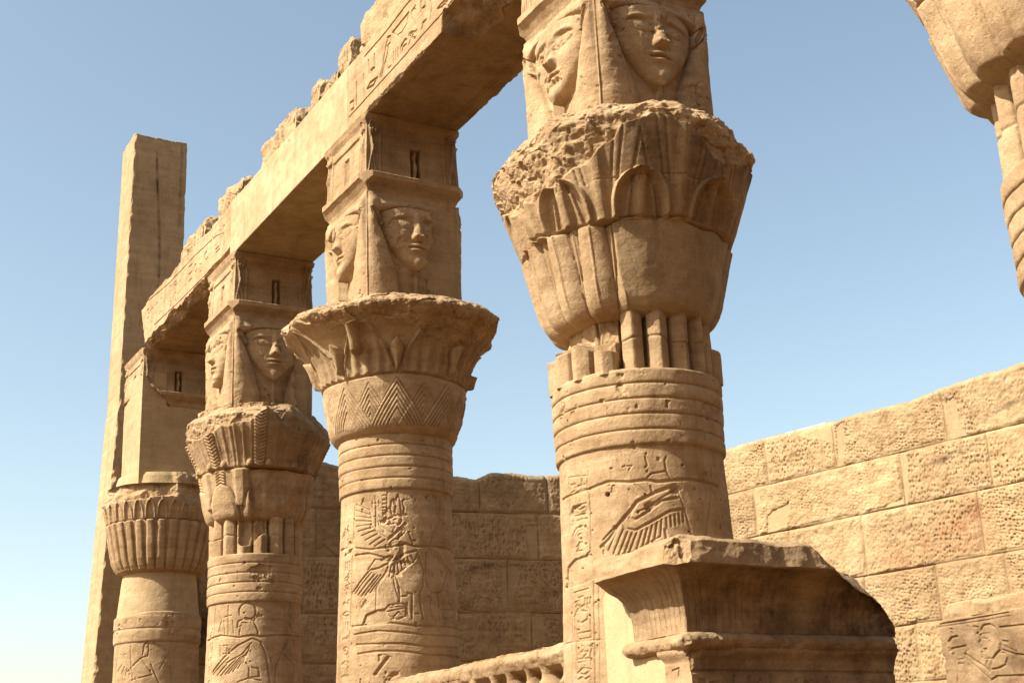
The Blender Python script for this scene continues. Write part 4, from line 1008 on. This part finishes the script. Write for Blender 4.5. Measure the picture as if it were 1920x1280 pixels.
rock('narrow upright rounded stone stump on the beam, beside the large block', [(637, 100), (640, 76), (646, 69), (652, 68), (656, 72)], -.47, .05, 7.02, 12, .035)
rock('low rough strip of broken stone on the beam, between the two narrow stumps', [(601, 170), (606, 160), (618, 146), (628, 130), (635, 122)], -.47, .0, 7.0, 17, .03)
rock('small low stone stump standing on the smooth beam between two bigger fragments', [(581, 180), (584, 152), (590, 145), (597, 144), (600, 150)], -.47, .0, 7.0, 13, .03)
rock('long rough fragment with a sloping top, above the middle of the smooth beam', [(487, 305), (490, 265), (505, 250), (522, 232), (540, 208), (553, 197), (556, 203)], -.47, .22, 7.0, 14)
rock('rough stone fragment above the joint of the smooth and the crumbling beam', [(411, 402), (414, 366), (430, 348), (444, 335), (454, 330), (457, 338)], -.46, .2, 6.99, 15)
rock('weathered boulder-like fragment at the far end of the beams, next to the tall pillar', [(331, 492), (334, 465), (352, 440), (366, 420), (382, 400), (386, 404)], -.46, .2, 6.97, 16, .06)

# ------------------------------------------------------------------ tall square pillar
def pillar():
    Yf = 21.5; zs = np.concatenate([np.linspace(-1.6, 1.6, 12)[:-1], np.linspace(1.6, 10.97, 420)])
    far = onX(240, 290, onY(253, 249, Yf)[0])[1]; dep = min(max(far - Yf, .8), 2.2)
    def xl(z): return np.interp(z, [-1.6, 1.7, 5.98, 6.02, 6.6, 10.97], [-.60, -.432, -.262, -.250, -.247, -.206])
    def rel(k, U, Cc):
        s = np.zeros_like(U); h = np.zeros_like(U)
        if k == 0:
            s = .9 * gs(U - .0 + .14 * np.sin(Cc * 1.3), .05) * sm(7.4, 7.9, Cc) * sm(10.8, 10.5, Cc) * (1 - .5 * gs(Cc - 8.6, .15)) + .5 * gs(U + .25 - .2 * (Cc - 7.2), .07) * sm(6.4, 6.9, Cc) * sm(8.0, 7.6, Cc) + .45 * gs(U - .8, .06) * sm(9, 9.5, Cc) + .18
            h = -.012 * gs(Cc - 6.0 - .35 * (U + 1) * .4, .015)
        return h, .25 + 0 * U, s
    def post(P):
        z = P[..., 2]; u = (P[..., 0] + 1) / 2; P = P.copy(); P[..., 0] = xl(z) + u * (.715 - xl(z))
        for n, q in (((-1, -1, 0), 0), ((1, -1, 0), 4)):
            n = np.array(n, float) / math.sqrt(2)
            ref = np.stack([xl(z) if n[0] < 0 else np.full_like(z, .715), np.full_like(z, Yf), z], -1) @ n
            s = P @ n - ref
            ch = .045 * sm(.12, .5, fbm(np.stack([0 * z, 0 * z + q, z], -1), 2.4, 4, .65, 3 + q)) + .004
            d = s + ch + .03 * fbm(P, 8, 3, .6, q)
            P = P - np.clip(np.where(s > -.2, d, 0), 0, None)[..., None] * n
        P[..., 2] = np.where(z > 10.9, np.minimum(P[..., 2], 10.95 + .04 * fbm(P, 5, 3)), P[..., 2])
        return P
    me = square_part('square_pillar', (0, Yf + dep / 2, 0), AX_X, AX_Y, AX_Z, 1.0, dep / 2, zs, None, rel, (110, 30, 30, 60), STONE, None, post, .004, 8)
    tag(link('square_pillar', me), 'tall plain square pillar rising above the colonnade at its far end', 'pillar')
pillar()

# ------------------------------------------------------------------ walls of large blocks
def block_wall(label, P0, az, flip, s0, s1, ns, zrows, top_px, joints_px, courses, plain_px=(), red_px=(), dark_px=(), seed=0, thick=1.1, pit=(.052, .054), amp=.027, strips=(), shade_tone=0.0):
    dr = np.array((math.sin(R(az)), math.cos(R(az)), 0)); e = -dr if flip else dr
    n = np.array((e[1], -e[0], 0)); P0 = np.array(P0, float)
    def sp(x, y):
        v = ray(x, y); t = np.dot(P0 - CAM, n) / np.dot(v, n); q = CAM + t * v; return np.dot(q - P0, e), q[2]
    s = np.linspace(s0, s1, ns)
    tp = sorted(sp(x, y) for x, y in top_px); ts, tz = zip(*tp)
    ztop = np.interp(s, ts, tz)
    Sn = np.stack([s, 0 * s, 0 * s], -1); ztop = ztop + .02 * fbm(Sn, 3.0, 4, .6, seed) + .012 * fbm(Sn, 16, 3, .6, seed)
    zr = np.asarray(zrows, float)                               # 0..1 rows; top rows bend to the outline
    zlim = zr[-1]
    Zg = zr[:, None] + (np.clip((zr - (zlim - .9)) / .9, 0, 1) ** 1.0)[:, None] * (ztop[None] - zlim)
    Sg = np.broadcast_to(s[None], Zg.shape).copy()
    Q = np.stack([Sg, 0 * Sg + seed * 3.7, Zg], -1)
    # courses and joints
    wz = .012 * fbm(Q, 1.3, 3, off=seed)
    Zw = Zg + wz; dc = np.full(Zg.shape, 9.0)
    ci = np.zeros(Zg.shape, int)
    for k, c_ in enumerate(courses):
        dc = np.minimum(dc, np.abs(Zw - c_)); ci += (Zw > c_)
    dj = np.full(Zg.shape, 9.0); rs = random.Random(seed + 5); jid = np.zeros(Zg.shape)
    for k in range(len(courses) + 1):
        js = sorted(sp(x, y)[0] for x, y in joints_px.get(len(courses) - k, []))
        lo = js[0] if js else s0 + rs.uniform(.3, 1.2); hi = js[-1] if js else lo
        if not js: js = [lo]
        q = lo - rs.uniform(1.2, 1.9)
        while q > s0 - 1: js.append(q); q -= rs.uniform(1.2, 1.9)
        q = hi + rs.uniform(1.2, 1.9)
        while q < s1 + 1: js.append(q); q += rs.uniform(1.2, 1.9)
        m = ci == k
        for q in js:
            d = np.abs(Sg + .015 * fbm(Q, 2, 2, off=seed + 1) - q); dj = np.where(m, np.minimum(dj, d), dj); jid = np.where(m & (Sg > q), jid + 1 + .37 * k, jid)
    d = np.minimum(dc, dj)
    tone = hash2(np.round(jid * 7), ci * 1.0, seed)
    H = -.045 * np.clip(1 - d / .012, 0, 1) * (.45 + .65 * sm(-.35, .25, fbm(Q, 1.1, 3, off=seed + 2)))
    H += .010 * (tone - .5) * 2
    mg = sm(.020, .055, d + .030 * fbm(Q, 5, 3, off=seed + 3))
    pl = np.zeros_like(Zg)
    for pxs in plain_px:
        pm = poly_mask(Sg + .05 * fbm(Q, 4, 3, off=seed), Zg + .05 * fbm(Q, 4, 3, off=seed + 9), [sp(x, y) for x, y in pxs]); pl[pm] = 1
    nat = sm(.30, .44, fbm(Q, .8, 4, .6, seed + 6)) * .0
    rough = mg * (1 - pl) * (1 - nat)
    ang = (hash2(np.round(jid * 5), ci * 1.0, seed + 8) - .5)
    p1 = pits(Sg, Zg, pit[0], pit[1], seed, .12, .35, .9); p2 = pits(Sg, Zg, pit[0] * .9, pit[1] * 1.5, seed + 11, -.05, .05, .8)
    pp = np.where(ang > 0, p1, p2)
    str_ = sm(-.25, .35, fbm(Q, 1.3, 4, .6, off=seed + 4) + .5 * (hash2(np.round(jid * 3), ci * 1.0, seed + 2) - .5))
    H += rough * (.016 + amp * .8 * fbm(Q, 4.0, 4, .6, seed + 5) + amp * .55 * fbm(Q, 14, 3, .6, seed + 7) - amp * (.30 + 1.0 * str_) * pp)
    H += (1 - rough) * .004 * fbm(Q, 8, 4, off=seed)
    H -= pl * .004
    H -= .045 * sm(.50, .62, fbm(Q, 1.25, 5, .62, seed + 8)) * sm(.2, .0, d)              # broken arrises
    # rounded top edge
    dt = ztop[None] - Zg; H -= .10 * np.clip(1 - dt / .10, 0, 1) ** 2
    red = np.zeros_like(Zg); dk = np.zeros_like(Zg)
    for x, y, ra, am in red_px:
        a, b = sp(x, y); red = np.maximum(red, am * gs(np.hypot(Sg - a, (Zg - b) * 1.3), ra))
    for x, y, ra, rb_, am in dark_px:
        a, b = sp(x, y); dk = np.maximum(dk, am * np.exp(-((Sg - a) / ra) ** 2 - ((Zg - b - .18 * (Sg - a)) / rb_) ** 2))
    P = P0 + Sg[..., None] * e + H[..., None] * n; P[..., 2] = Zg
    me = slab_mesh('stone_wall', P, -n * thick, STONE_W, {'plain': pl * .45, 'stain_shade': dk, 'red': red, 'tone': shade_tone + (tone - .5) * .22 + .10 * fbm(Q, .9, 3, off=seed + 12)})
    return tag(link('stone_wall', me), label, 'wall'), sp, e, n
CORNER = (9.099, 20.5, 0.0)
COURSES = [-1.2, -.4, .4, 1.2, 2.03, 2.85, 3.80, 4.62]
zr_lit = np.concatenate([np.linspace(-1.6, .8, 30)[:-1], np.linspace(.8, 5.45, 440)])
wl, spl, el_, nl_ = block_wall('long sunlit wall of chiselled blocks behind the gate jamb', CORNER, -10, True, -.4, 12.5, 1150, zr_lit,
    [(1200, 888), (1300, 858), (1349, 843), (1382, 833), (1440, 817), (1500, 803), (1556, 789), (1582, 780), (1600, 774), (1640, 764), (1700, 750), (1758, 727), (1765, 724), (1800, 713), (1850, 696), (1866, 694), (1880, 688), (1920, 674), (2100, 610)],
    {0: [(1430, 800), (1564, 830), (1772, 800), (1990, 740)], 1: [(1418, 960), (1692, 900), (1855, 860), (2050, 800)], 2: [(1480, 1010), (1620, 1020), (1838, 970)], 3: [(1757, 1095), (1884, 1050)], 4: [(1722, 1210)]}, COURSES,
    plain_px=[[(1496, 812), (1540, 792), (1560, 790), (1567, 832), (1545, 822), (1515, 822)], [(1440, 968), (1450, 955), (1480, 940), (1478, 985), (1440, 1000)], [(1640, 958), (1680, 938), (1700, 930), (1702, 948), (1642, 966)], [(1768, 760), (1790, 745), (1800, 790), (1820, 815), (1782, 824)], [(1566, 800), (1580, 790), (1585, 870), (1570, 872)], [(1700, 848), (1706, 948), (1694, 948), (1686, 850)]],
    red_px=[(1800, 1000, .50, 1.0), (1740, 1030, .45, .7), (1690, 1050, .35, .7), (1830, 960, .30, 1.1)], dark_px=[(1775, 858, .35, .05, .95), (1560, 990, .06, .05, .9), (1600, 985, .08, .06, .8), (1500, 1005, .10, .04, .7), (1812, 955, .12, .10, .9), (1700, 990, .22, .05, .6), (1890, 760, .4, .05, .6)], seed=21)
zr_end = np.concatenate([np.linspace(-1.6, .8, 20)[:-1], np.linspace(.8, 5.42, 330)])
block_wall('shaded end wall of rough blocks seen between the columns', CORNER, 101, False, -9.1, -.02, 720, zr_end,  # wall colour darkened throughout to deepen its shade
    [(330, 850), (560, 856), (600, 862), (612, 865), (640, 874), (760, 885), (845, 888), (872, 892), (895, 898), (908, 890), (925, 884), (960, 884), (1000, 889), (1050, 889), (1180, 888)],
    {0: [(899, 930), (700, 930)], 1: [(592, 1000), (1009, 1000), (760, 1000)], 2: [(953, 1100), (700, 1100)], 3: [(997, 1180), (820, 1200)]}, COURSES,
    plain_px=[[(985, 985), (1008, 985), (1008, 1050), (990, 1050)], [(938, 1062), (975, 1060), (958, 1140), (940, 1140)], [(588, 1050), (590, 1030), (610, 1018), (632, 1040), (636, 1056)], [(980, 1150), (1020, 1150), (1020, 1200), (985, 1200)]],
    dark_px=[(900, 1062, .35, .05, .9), (378, 1180, .2, .5, 1.0)], seed=33, pit=(.06, .075), amp=.021, shade_tone=-.24)  # last dark mark paints the shaded gap beside the farthest column

# thin white board left on top of the sunlit wall
def board():
    a = spl(1380, 836); b = spl(1522, 797); cs = np.linspace(a[0], b[0], 40)
    Pm = np.array(CORNER); zt = np.interp(cs, [a[0], b[0]], [5.44, 5.44])
    me = square_part('white_board', (Pm[0] - nl_[0] * .45, Pm[1] - nl_[1] * .45, 5.475), (0, 0, 1), tuple(nl_ * -1), tuple(el_), .035, .10, cs, None, lambda k, U, C: None, (4, 4, 4, 4), WHITE, None, lambda P: P + np.array((0, 0, .0)), .004, 3)
    tag(link('white_board', me), 'thin white board lying along the top of the sunlit wall', 'board')
board()

# ------------------------------------------------------------------ gate jamb with its cavetto cornice
def gate_jamb():
    x0, x1, y0, y1 = -.60, 1.00, 6.33, 6.86
    root = thing('gate_jamb', (.2, 6.6, -1.6), 'broken gate jamb with a dark stained curved cornice, standing against the petal-capital column', 'gate jamb')
    xc, yc, ha, hb = (x0 + x1) / 2, (y0 + y1) / 2, (x1 - x0) / 2, (y1 - y0) / 2
    org = (xc, yc, 0)
    # body
    zs = np.concatenate([np.linspace(-1.6, .25, 12)[:-1], np.linspace(.22, .694, 150)])
    def rel(k, U, Cc):
        h = np.zeros_like(U); s = np.zeros_like(U)
        if k == 0:
            a = U[0] * ha; rs = random.Random(3)
            carve(h, a, zs, [(-.8, .565), (.8, .555)], .014, .012); carve(h, a, zs, [(-.8, .30), (.8, .30)], .010, .010)
            for q in range(15): sign(h, a, zs, [8, 6, 2, 11, 9, 3, 0, 10, 4, 13, 5, 9, 7, 12, 1][q], -.76 + q * .085, .36, .062, .18, .007, .010)
            s = .62 + .35 * sm(.25, .6, U) + 0 * U
        if k == 3:
            a = U[0] * .125
            T = (1080, 980, .3333)
            def L(pts, wd=.008, dp=.012): carve(h, a, zs, [(-(onX(T[0] + p[0] * T[2], T[1] + p[1] * T[2], x0)[1] - 6.455), onX(T[0] + p[0] * T[2], T[1] + p[1] * T[2], x0)[2]) for p in pts], wd, dp)
            L([(335, 870), (345, 830), (390, 800), (440, 790), (430, 830), (390, 865), (335, 880)]); L([(350, 840), (420, 815)]); L([(345, 860), (405, 840)])
            L([(440, 900), (450, 820), (475, 790), (492, 800), (480, 830), (495, 860), (490, 900)], .010); L([(540, 830), (580, 815), (575, 860)], .007); L([(460, 840), (470, 880)], .007)
        return h, np.zeros_like(U), s
    def wear(P):
        n = np.array((-1, -1, 0)) / math.sqrt(2)
        P = cut(P, n, n @ np.array((x0, y0, 0)) - .015, .05, 5, 1.7)
        n = np.array((1, -.15, -.2)); n /= np.linalg.norm(n)
        return cut(P, n, n @ np.array((.97, y0, .6)), .05, 4, 2.2)
    part('body', square_part('body', (xc, 6.455, 0), AX_X, AX_Y, AX_Z, ha, .125, zs, lambda z: .0 + .03 * sm(.62, .68, z), rel, (260, 40, 30, 150), STONE, None, wear, .006, 4), root)
    # torus moulding
    zt = np.linspace(.679, .781, 46)
    def toff(z):
        t = np.clip((z - .730) / .051, -1, 1); return -.012 + .070 * np.sqrt(np.clip(1 - t * t, 0, 1))
    def twear(P):
        P = cut(P, (-1, -1, 0), np.dot((x0, y0, 0), (-.7071, -.7071, 0)) + .055, .07, 6, 3.7)
        Q = P.copy(); n = np.array((-1, 0, -.4)); n /= np.linalg.norm(n)
        P = cut(P, n, n @ np.array((x0 - .05, 0, .71)), .05, 5, .7, mask=.3 * sm(6.52, 6.46, P[..., 1]))
        n = np.array((1, -.3, 0)); n /= np.linalg.norm(n)
        return cut(P, n, n @ np.array((.98, y0, .73)), .06, 5, 8.2)
    def trel(k, U, Cc):
        L_ = hb if k in (1, 3) else ha
        tw = .006 * np.sin((U * L_ * 26 + (Cc - .73) * 30) * 2.0)
        return tw * .6, 0 * U, (.55 if k == 0 else .12) + 0 * U
    part('torus_moulding', square_part('torus_moulding', org, AX_X, AX_Y, AX_Z, ha, hb, zt, toff, trel, (220, 40, 30, 120), STONE, None, twear, .020, 5), root)
    # cavetto
    zv = np.concatenate([np.linspace(.779, 1.028, 60)[:-1], np.linspace(1.028, 1.135, 60)[:-1], np.linspace(1.135, 1.305, 60)])
    def coff(z): return np.interp(z, [.779, .873, .941, .999, 1.048, 1.086, 1.111, 1.125, 1.133, 1.137, 1.261, 1.285, 1.305], [.0, .004, .014, .034, .066, .112, .155, .190, .212, .224, .205, .165, .085])
    def crel(k, U, Cc):
        L_ = hb if k in (1, 3) else ha
        w_ = U * L_ * 1.0; f = (w_ / .047) % 1.0
        g = np.clip(1 - np.abs(f - .5) / .09, 0, 1) * (Cc < 1.123) * sm(.779, .806, Cc)
        P = np.stack([U * L_, 0 * U + k, Cc], -1)
        h = -.008 * g * (.4 + .6 * sm(-.4, .2, fbm(P, 3, 3, off=k)))
        h += .016 * fbm(P, 2.2, 3, off=k + 5) + np.where(Cc > 1.135, .034 * fbm(P, 3.5, 4, .6, 1) + .016 * (ridged(P, 4, 3) - .4), 0)
        s = ((1.0 if k == 0 else .34) * (Cc < 1.130) + (.40 if k == 0 else .10) * (Cc >= 1.130)) + 0 * U  # patina, with painted shade in the hollow under the lip
        if k == 0: s = s * (.62 + .38 * np.clip(sm(.0, .55, U) + gs(U + .35, .3), 0, 1)) + .15 * gs(U - .45, .12)
        return h, np.zeros_like(U), s
    def cwear(P):
        for n, q, am in (((.20, -.10, .96), (.52, 6.6, 1.335), .02), ((.45, -.60, .66), (.80, 6.6, 1.285), .03), ((.62, -.60, .50), (1.01, 6.6, 1.165), .03), ((.85, -.45, .27), (1.13, 6.6, 1.0), .03), ((1, -.15, 0), (1.04, 6.3, .9), .03)):
            n = np.array(n); n /= np.linalg.norm(n)
            P = cut(P, n, n @ np.array(q), am, 3.4, 5.2 + q[0], rg=.5)
        P = cut(P, (-1, -1, .3), np.dot((x0 - .205, y0 - .205, 1.20), np.array((-1, -1, .3)) / np.linalg.norm((-1, -1, .3))) - .045, .07, 4, 8.2)
        n = np.array((-.45, .85, -.35)); n /= np.linalg.norm(n)
        P = cut(P, n, n @ np.array((-.77, 6.92, 1.07)), .03, 4, 9.2)
        P = P.copy(); P[..., 2] += np.where(P[..., 2] > 1.16, .045 * fbm(P * np.array((1, 1, 0)), 2.2, 4, .6, 2), 0)
        return P
    part('cornice', square_part('cornice', org, AX_X, AX_Y, AX_Z, ha, hb, zv, coff, crel, (420, 60, 40, 240), STONE, None, cwear, .006, 6), root)
    # smooth mortar that ties the jamb to the column
    zs = np.concatenate([np.linspace(-1.6, .3, 8)[:-1], np.linspace(.3, 1.15, 90)])
    def mpost(P):
        n = np.array((-.15, .75, .65)); n /= np.linalg.norm(n)
        return cut(P, n, n @ np.array((-.60, 7.16, 1.12)), .015, 4, 1.2)
    part('mortar_fill', square_part('mortar_fill', (.10, 6.885, 0), AX_X, AX_Y, AX_Z, .688, .315, zs, None, lambda k, U, C: (0 * U, 1 + 0 * U, 0 * U), (60, 20, 10, 90), MORTAR, None, mpost, .003, 7), root)
gate_jamb()

# ------------------------------------------------------------------ relief block at the lower right
def relief_block():
    x0, x1, y0, y1 = -.30, .75, 2.3, 4.74; xc, yc, ha, hb = (x0 + x1) / 2, (y0 + y1) / 2, (x1 - x0) / 2, (y1 - y0) / 2
    zs = np.concatenate([np.linspace(-1.6, .28, 10)[:-1], np.linspace(.28, .74, 230)])
    s_ = np.linspace(-1, 1, 10)
    def rel(k, U, Cc):
        h = np.zeros_like(U); s = np.zeros_like(U)
        if k == 3:
            a = U[0] * hb; T = (1720, 1080, .15625)
            def L(pts, wd=.0045, dp=.007):
                wd *= .8; dp *= .85; o = []
                for p in pts:
                    q = onX(T[0] + p[0] * T[2], T[1] + p[1] * T[2], x0); o.append((-(q[1] - yc), q[2]))
                carve(h, a, zs, o, wd, dp)
            L([(265, 575), (600, 520), (1090, 432)], .006, .010); L([(280, 605), (620, 560), (1110, 475)], .006, .006); L([(1000, 610), (1280, 580)], .008, .012)
            L([(760, 650), (790, 590), (860, 575), (930, 610), (985, 700), (1010, 790), (1000, 880), (940, 950), (915, 990)], .010, .014)
            L([(770, 690), (860, 680)], .006); L([(800, 742), (840, 750)], .008); L([(760, 700), (765, 760), (745, 800), (790, 880), (830, 870), (820, 900), (785, 905), (790, 970)], .008, .012); L([(870, 770), (890, 790)], .007)
            L([(940, 950), (1000, 910), (1060, 920), (1095, 960), (1060, 1060), (980, 1100), (900, 1115)], .008, .012); L([(860, 980), (820, 1090)], .007); L([(910, 985), (870, 1130)], .008); L([(835, 985), (900, 985)], .006)
            L([(575, 930), (820, 1090), (870, 1140)], .010, .014); L([(600, 985), (690, 1060), (880, 1240)], .007, .008); L([(575, 930), (570, 970), (650, 1010)], .006)
            L([(390, 780), (420, 735), (480, 720)], .010, .014); L([(395, 890), (430, 865), (575, 835)], .009, .012); L([(395, 870), (400, 890)], .012); L([(575, 835), (600, 870), (580, 920)], .006); L([(410, 630), (430, 640), (430, 680)], .008, .012)
            L([(435, 930), (470, 1040), (495, 1150), (490, 1260)], .010, .012); L([(500, 1050), (570, 1045), (600, 1180)], .007); L([(490, 1000), (560, 985)], .006); L([(690, 600), (730, 610), (745, 660), (720, 690)], .008, .012)
            L([(1020, 775), (1090, 785)], .010, .014); L([(1020, 880), (1170, 930), (1290, 945)], .009, .012); L([(880, 1250), (960, 1200), (1290, 1190)], .010, .012); L([(1020, 820), (1200, 900)], .007)
            s = .62 * (Cc < .652) + .55 * gs((U * hb + 1.13) / 1.0, .10) * gs(Cc - .655, .02) + .20 * sm(.62, .55, Cc) * sm(-1, -.8, U)
            Q = np.stack([U * 2, 0 * U, Cc * 2], -1)
            h += np.where(Cc > .66, .015 * fbm(Q, 3, 4, .6) + .010 * (ridged(Q, 3.3, 3) - .4), .006 * fbm(Q, 5, 4))
        return h, np.zeros_like(U), s
    def wear(P):
        n = np.array((-.75, 0, .66)); n /= np.linalg.norm(n); P = cut(P, n, n @ np.array((x0, 4, .725)), .02, 2.5, 1.2)
        n = np.array((-.2, .8, .6)); n /= np.linalg.norm(n); P = cut(P, n, n @ np.array((x0, 4.70, .69)), .03, 3, 2.2)
        n = np.array((-.65, .75, 0)); n /= np.linalg.norm(n); return cut(P, n, n @ np.array((x0, 4.735, .6)), .03, 4, 3.2)
    me = square_part('carved_block', (xc, yc, 0), AX_X, AX_Y, AX_Z, ha, hb, zs, None, rel, (60, 30, 30, 620), STONE, None, wear, .005, 9)
    tag(link('carved_block', me), 'low stone block carved with a wigged head in profile, at the lower right corner', 'carved block')
relief_block()

# ------------------------------------------------------------------ low screen wall with the serpent frieze
def screen_wall():
    root = thing('screen_wall', (0, 9.6, -1.6), 'low sunlit wall topped by a worn serpent frieze, between two columns', 'wall')
    y0, y1 = 8.02, 11.02
    zs = np.linspace(-1.6, .60, 20)
    part('body', square_part('body', (0, (y0 + y1) / 2, 0), AX_X, AX_Y, AX_Z, .24, (y1 - y0) / 2, zs, None, None, (10, 40, 10, 60), STONE, None, None, .006, 3), root)
    # frieze: a bulging band of hooded snakes; rows along Y
    cs = np.linspace(y0, y1, 900); ha = .155
    def rel(k, U, Cc):
        h = np.zeros_like(U)
        if k == 0:
            z = U * ha                                      # -.155 .. +.155
            t = (Cc - y0) / .27 + .10 * np.sin(Cc * 5.1) + .07 * np.sin(Cc * 11.7); f = np.abs(2 * (t - np.floor(t)) - 1)
            vv = (U + 1) / 2
            w_ = np.interp(vv, [0, .16, .30, .42, .55, .72, .86, 1.0], [.62, .74, .52, .40, .62, .90, .98, 1.0])
            body = np.clip(1 - (f / w_) ** 2, 0, 1) ** .5 * (f < w_)
            worn = sm(9.7, 8.6, Cc); body = np.maximum(body, sm(.40, .60, vv) * .93)
            h = (-.125 + .125 * body + .05 * gs(vv - .8, .2) + .03 * gs(vv - .17, .1)) * (vv < .93)
            h = np.where(body > 0, h, -.13)
            h = h * sm(1.0, .90, vv) * (.45 + .55 * worn)
            P = np.stack([z, Cc, 0 * z], -1); h += .02 * fbm(P, 3, 4, .6) + .012 * fbm(P, 12, 3)
        return h, np.zeros_like(U), .22 * (k == 0) + 0 * U
    def wear(P):
        n = np.array((-.7, 0, .7)); P = cut(P, n / np.linalg.norm(n), np.dot((-.30, 9, .90), n / np.linalg.norm(n)), .03, 2.5, 1.2)
        P = P.copy(); P[..., 2] += np.where(P[..., 2] > .8, .035 * fbm(P * np.array((0, 1, 0)), 1.8, 4, .6, 3), 0)
        return P
    part('serpent_frieze', square_part('serpent_frieze', (0, 0, .60 + ha), AX_Z, AX_X, AX_Y, ha, .30, cs, None, rel, (90, 30, 20, 20), STONE, None, wear, .006, 12), root)
screen_wall()
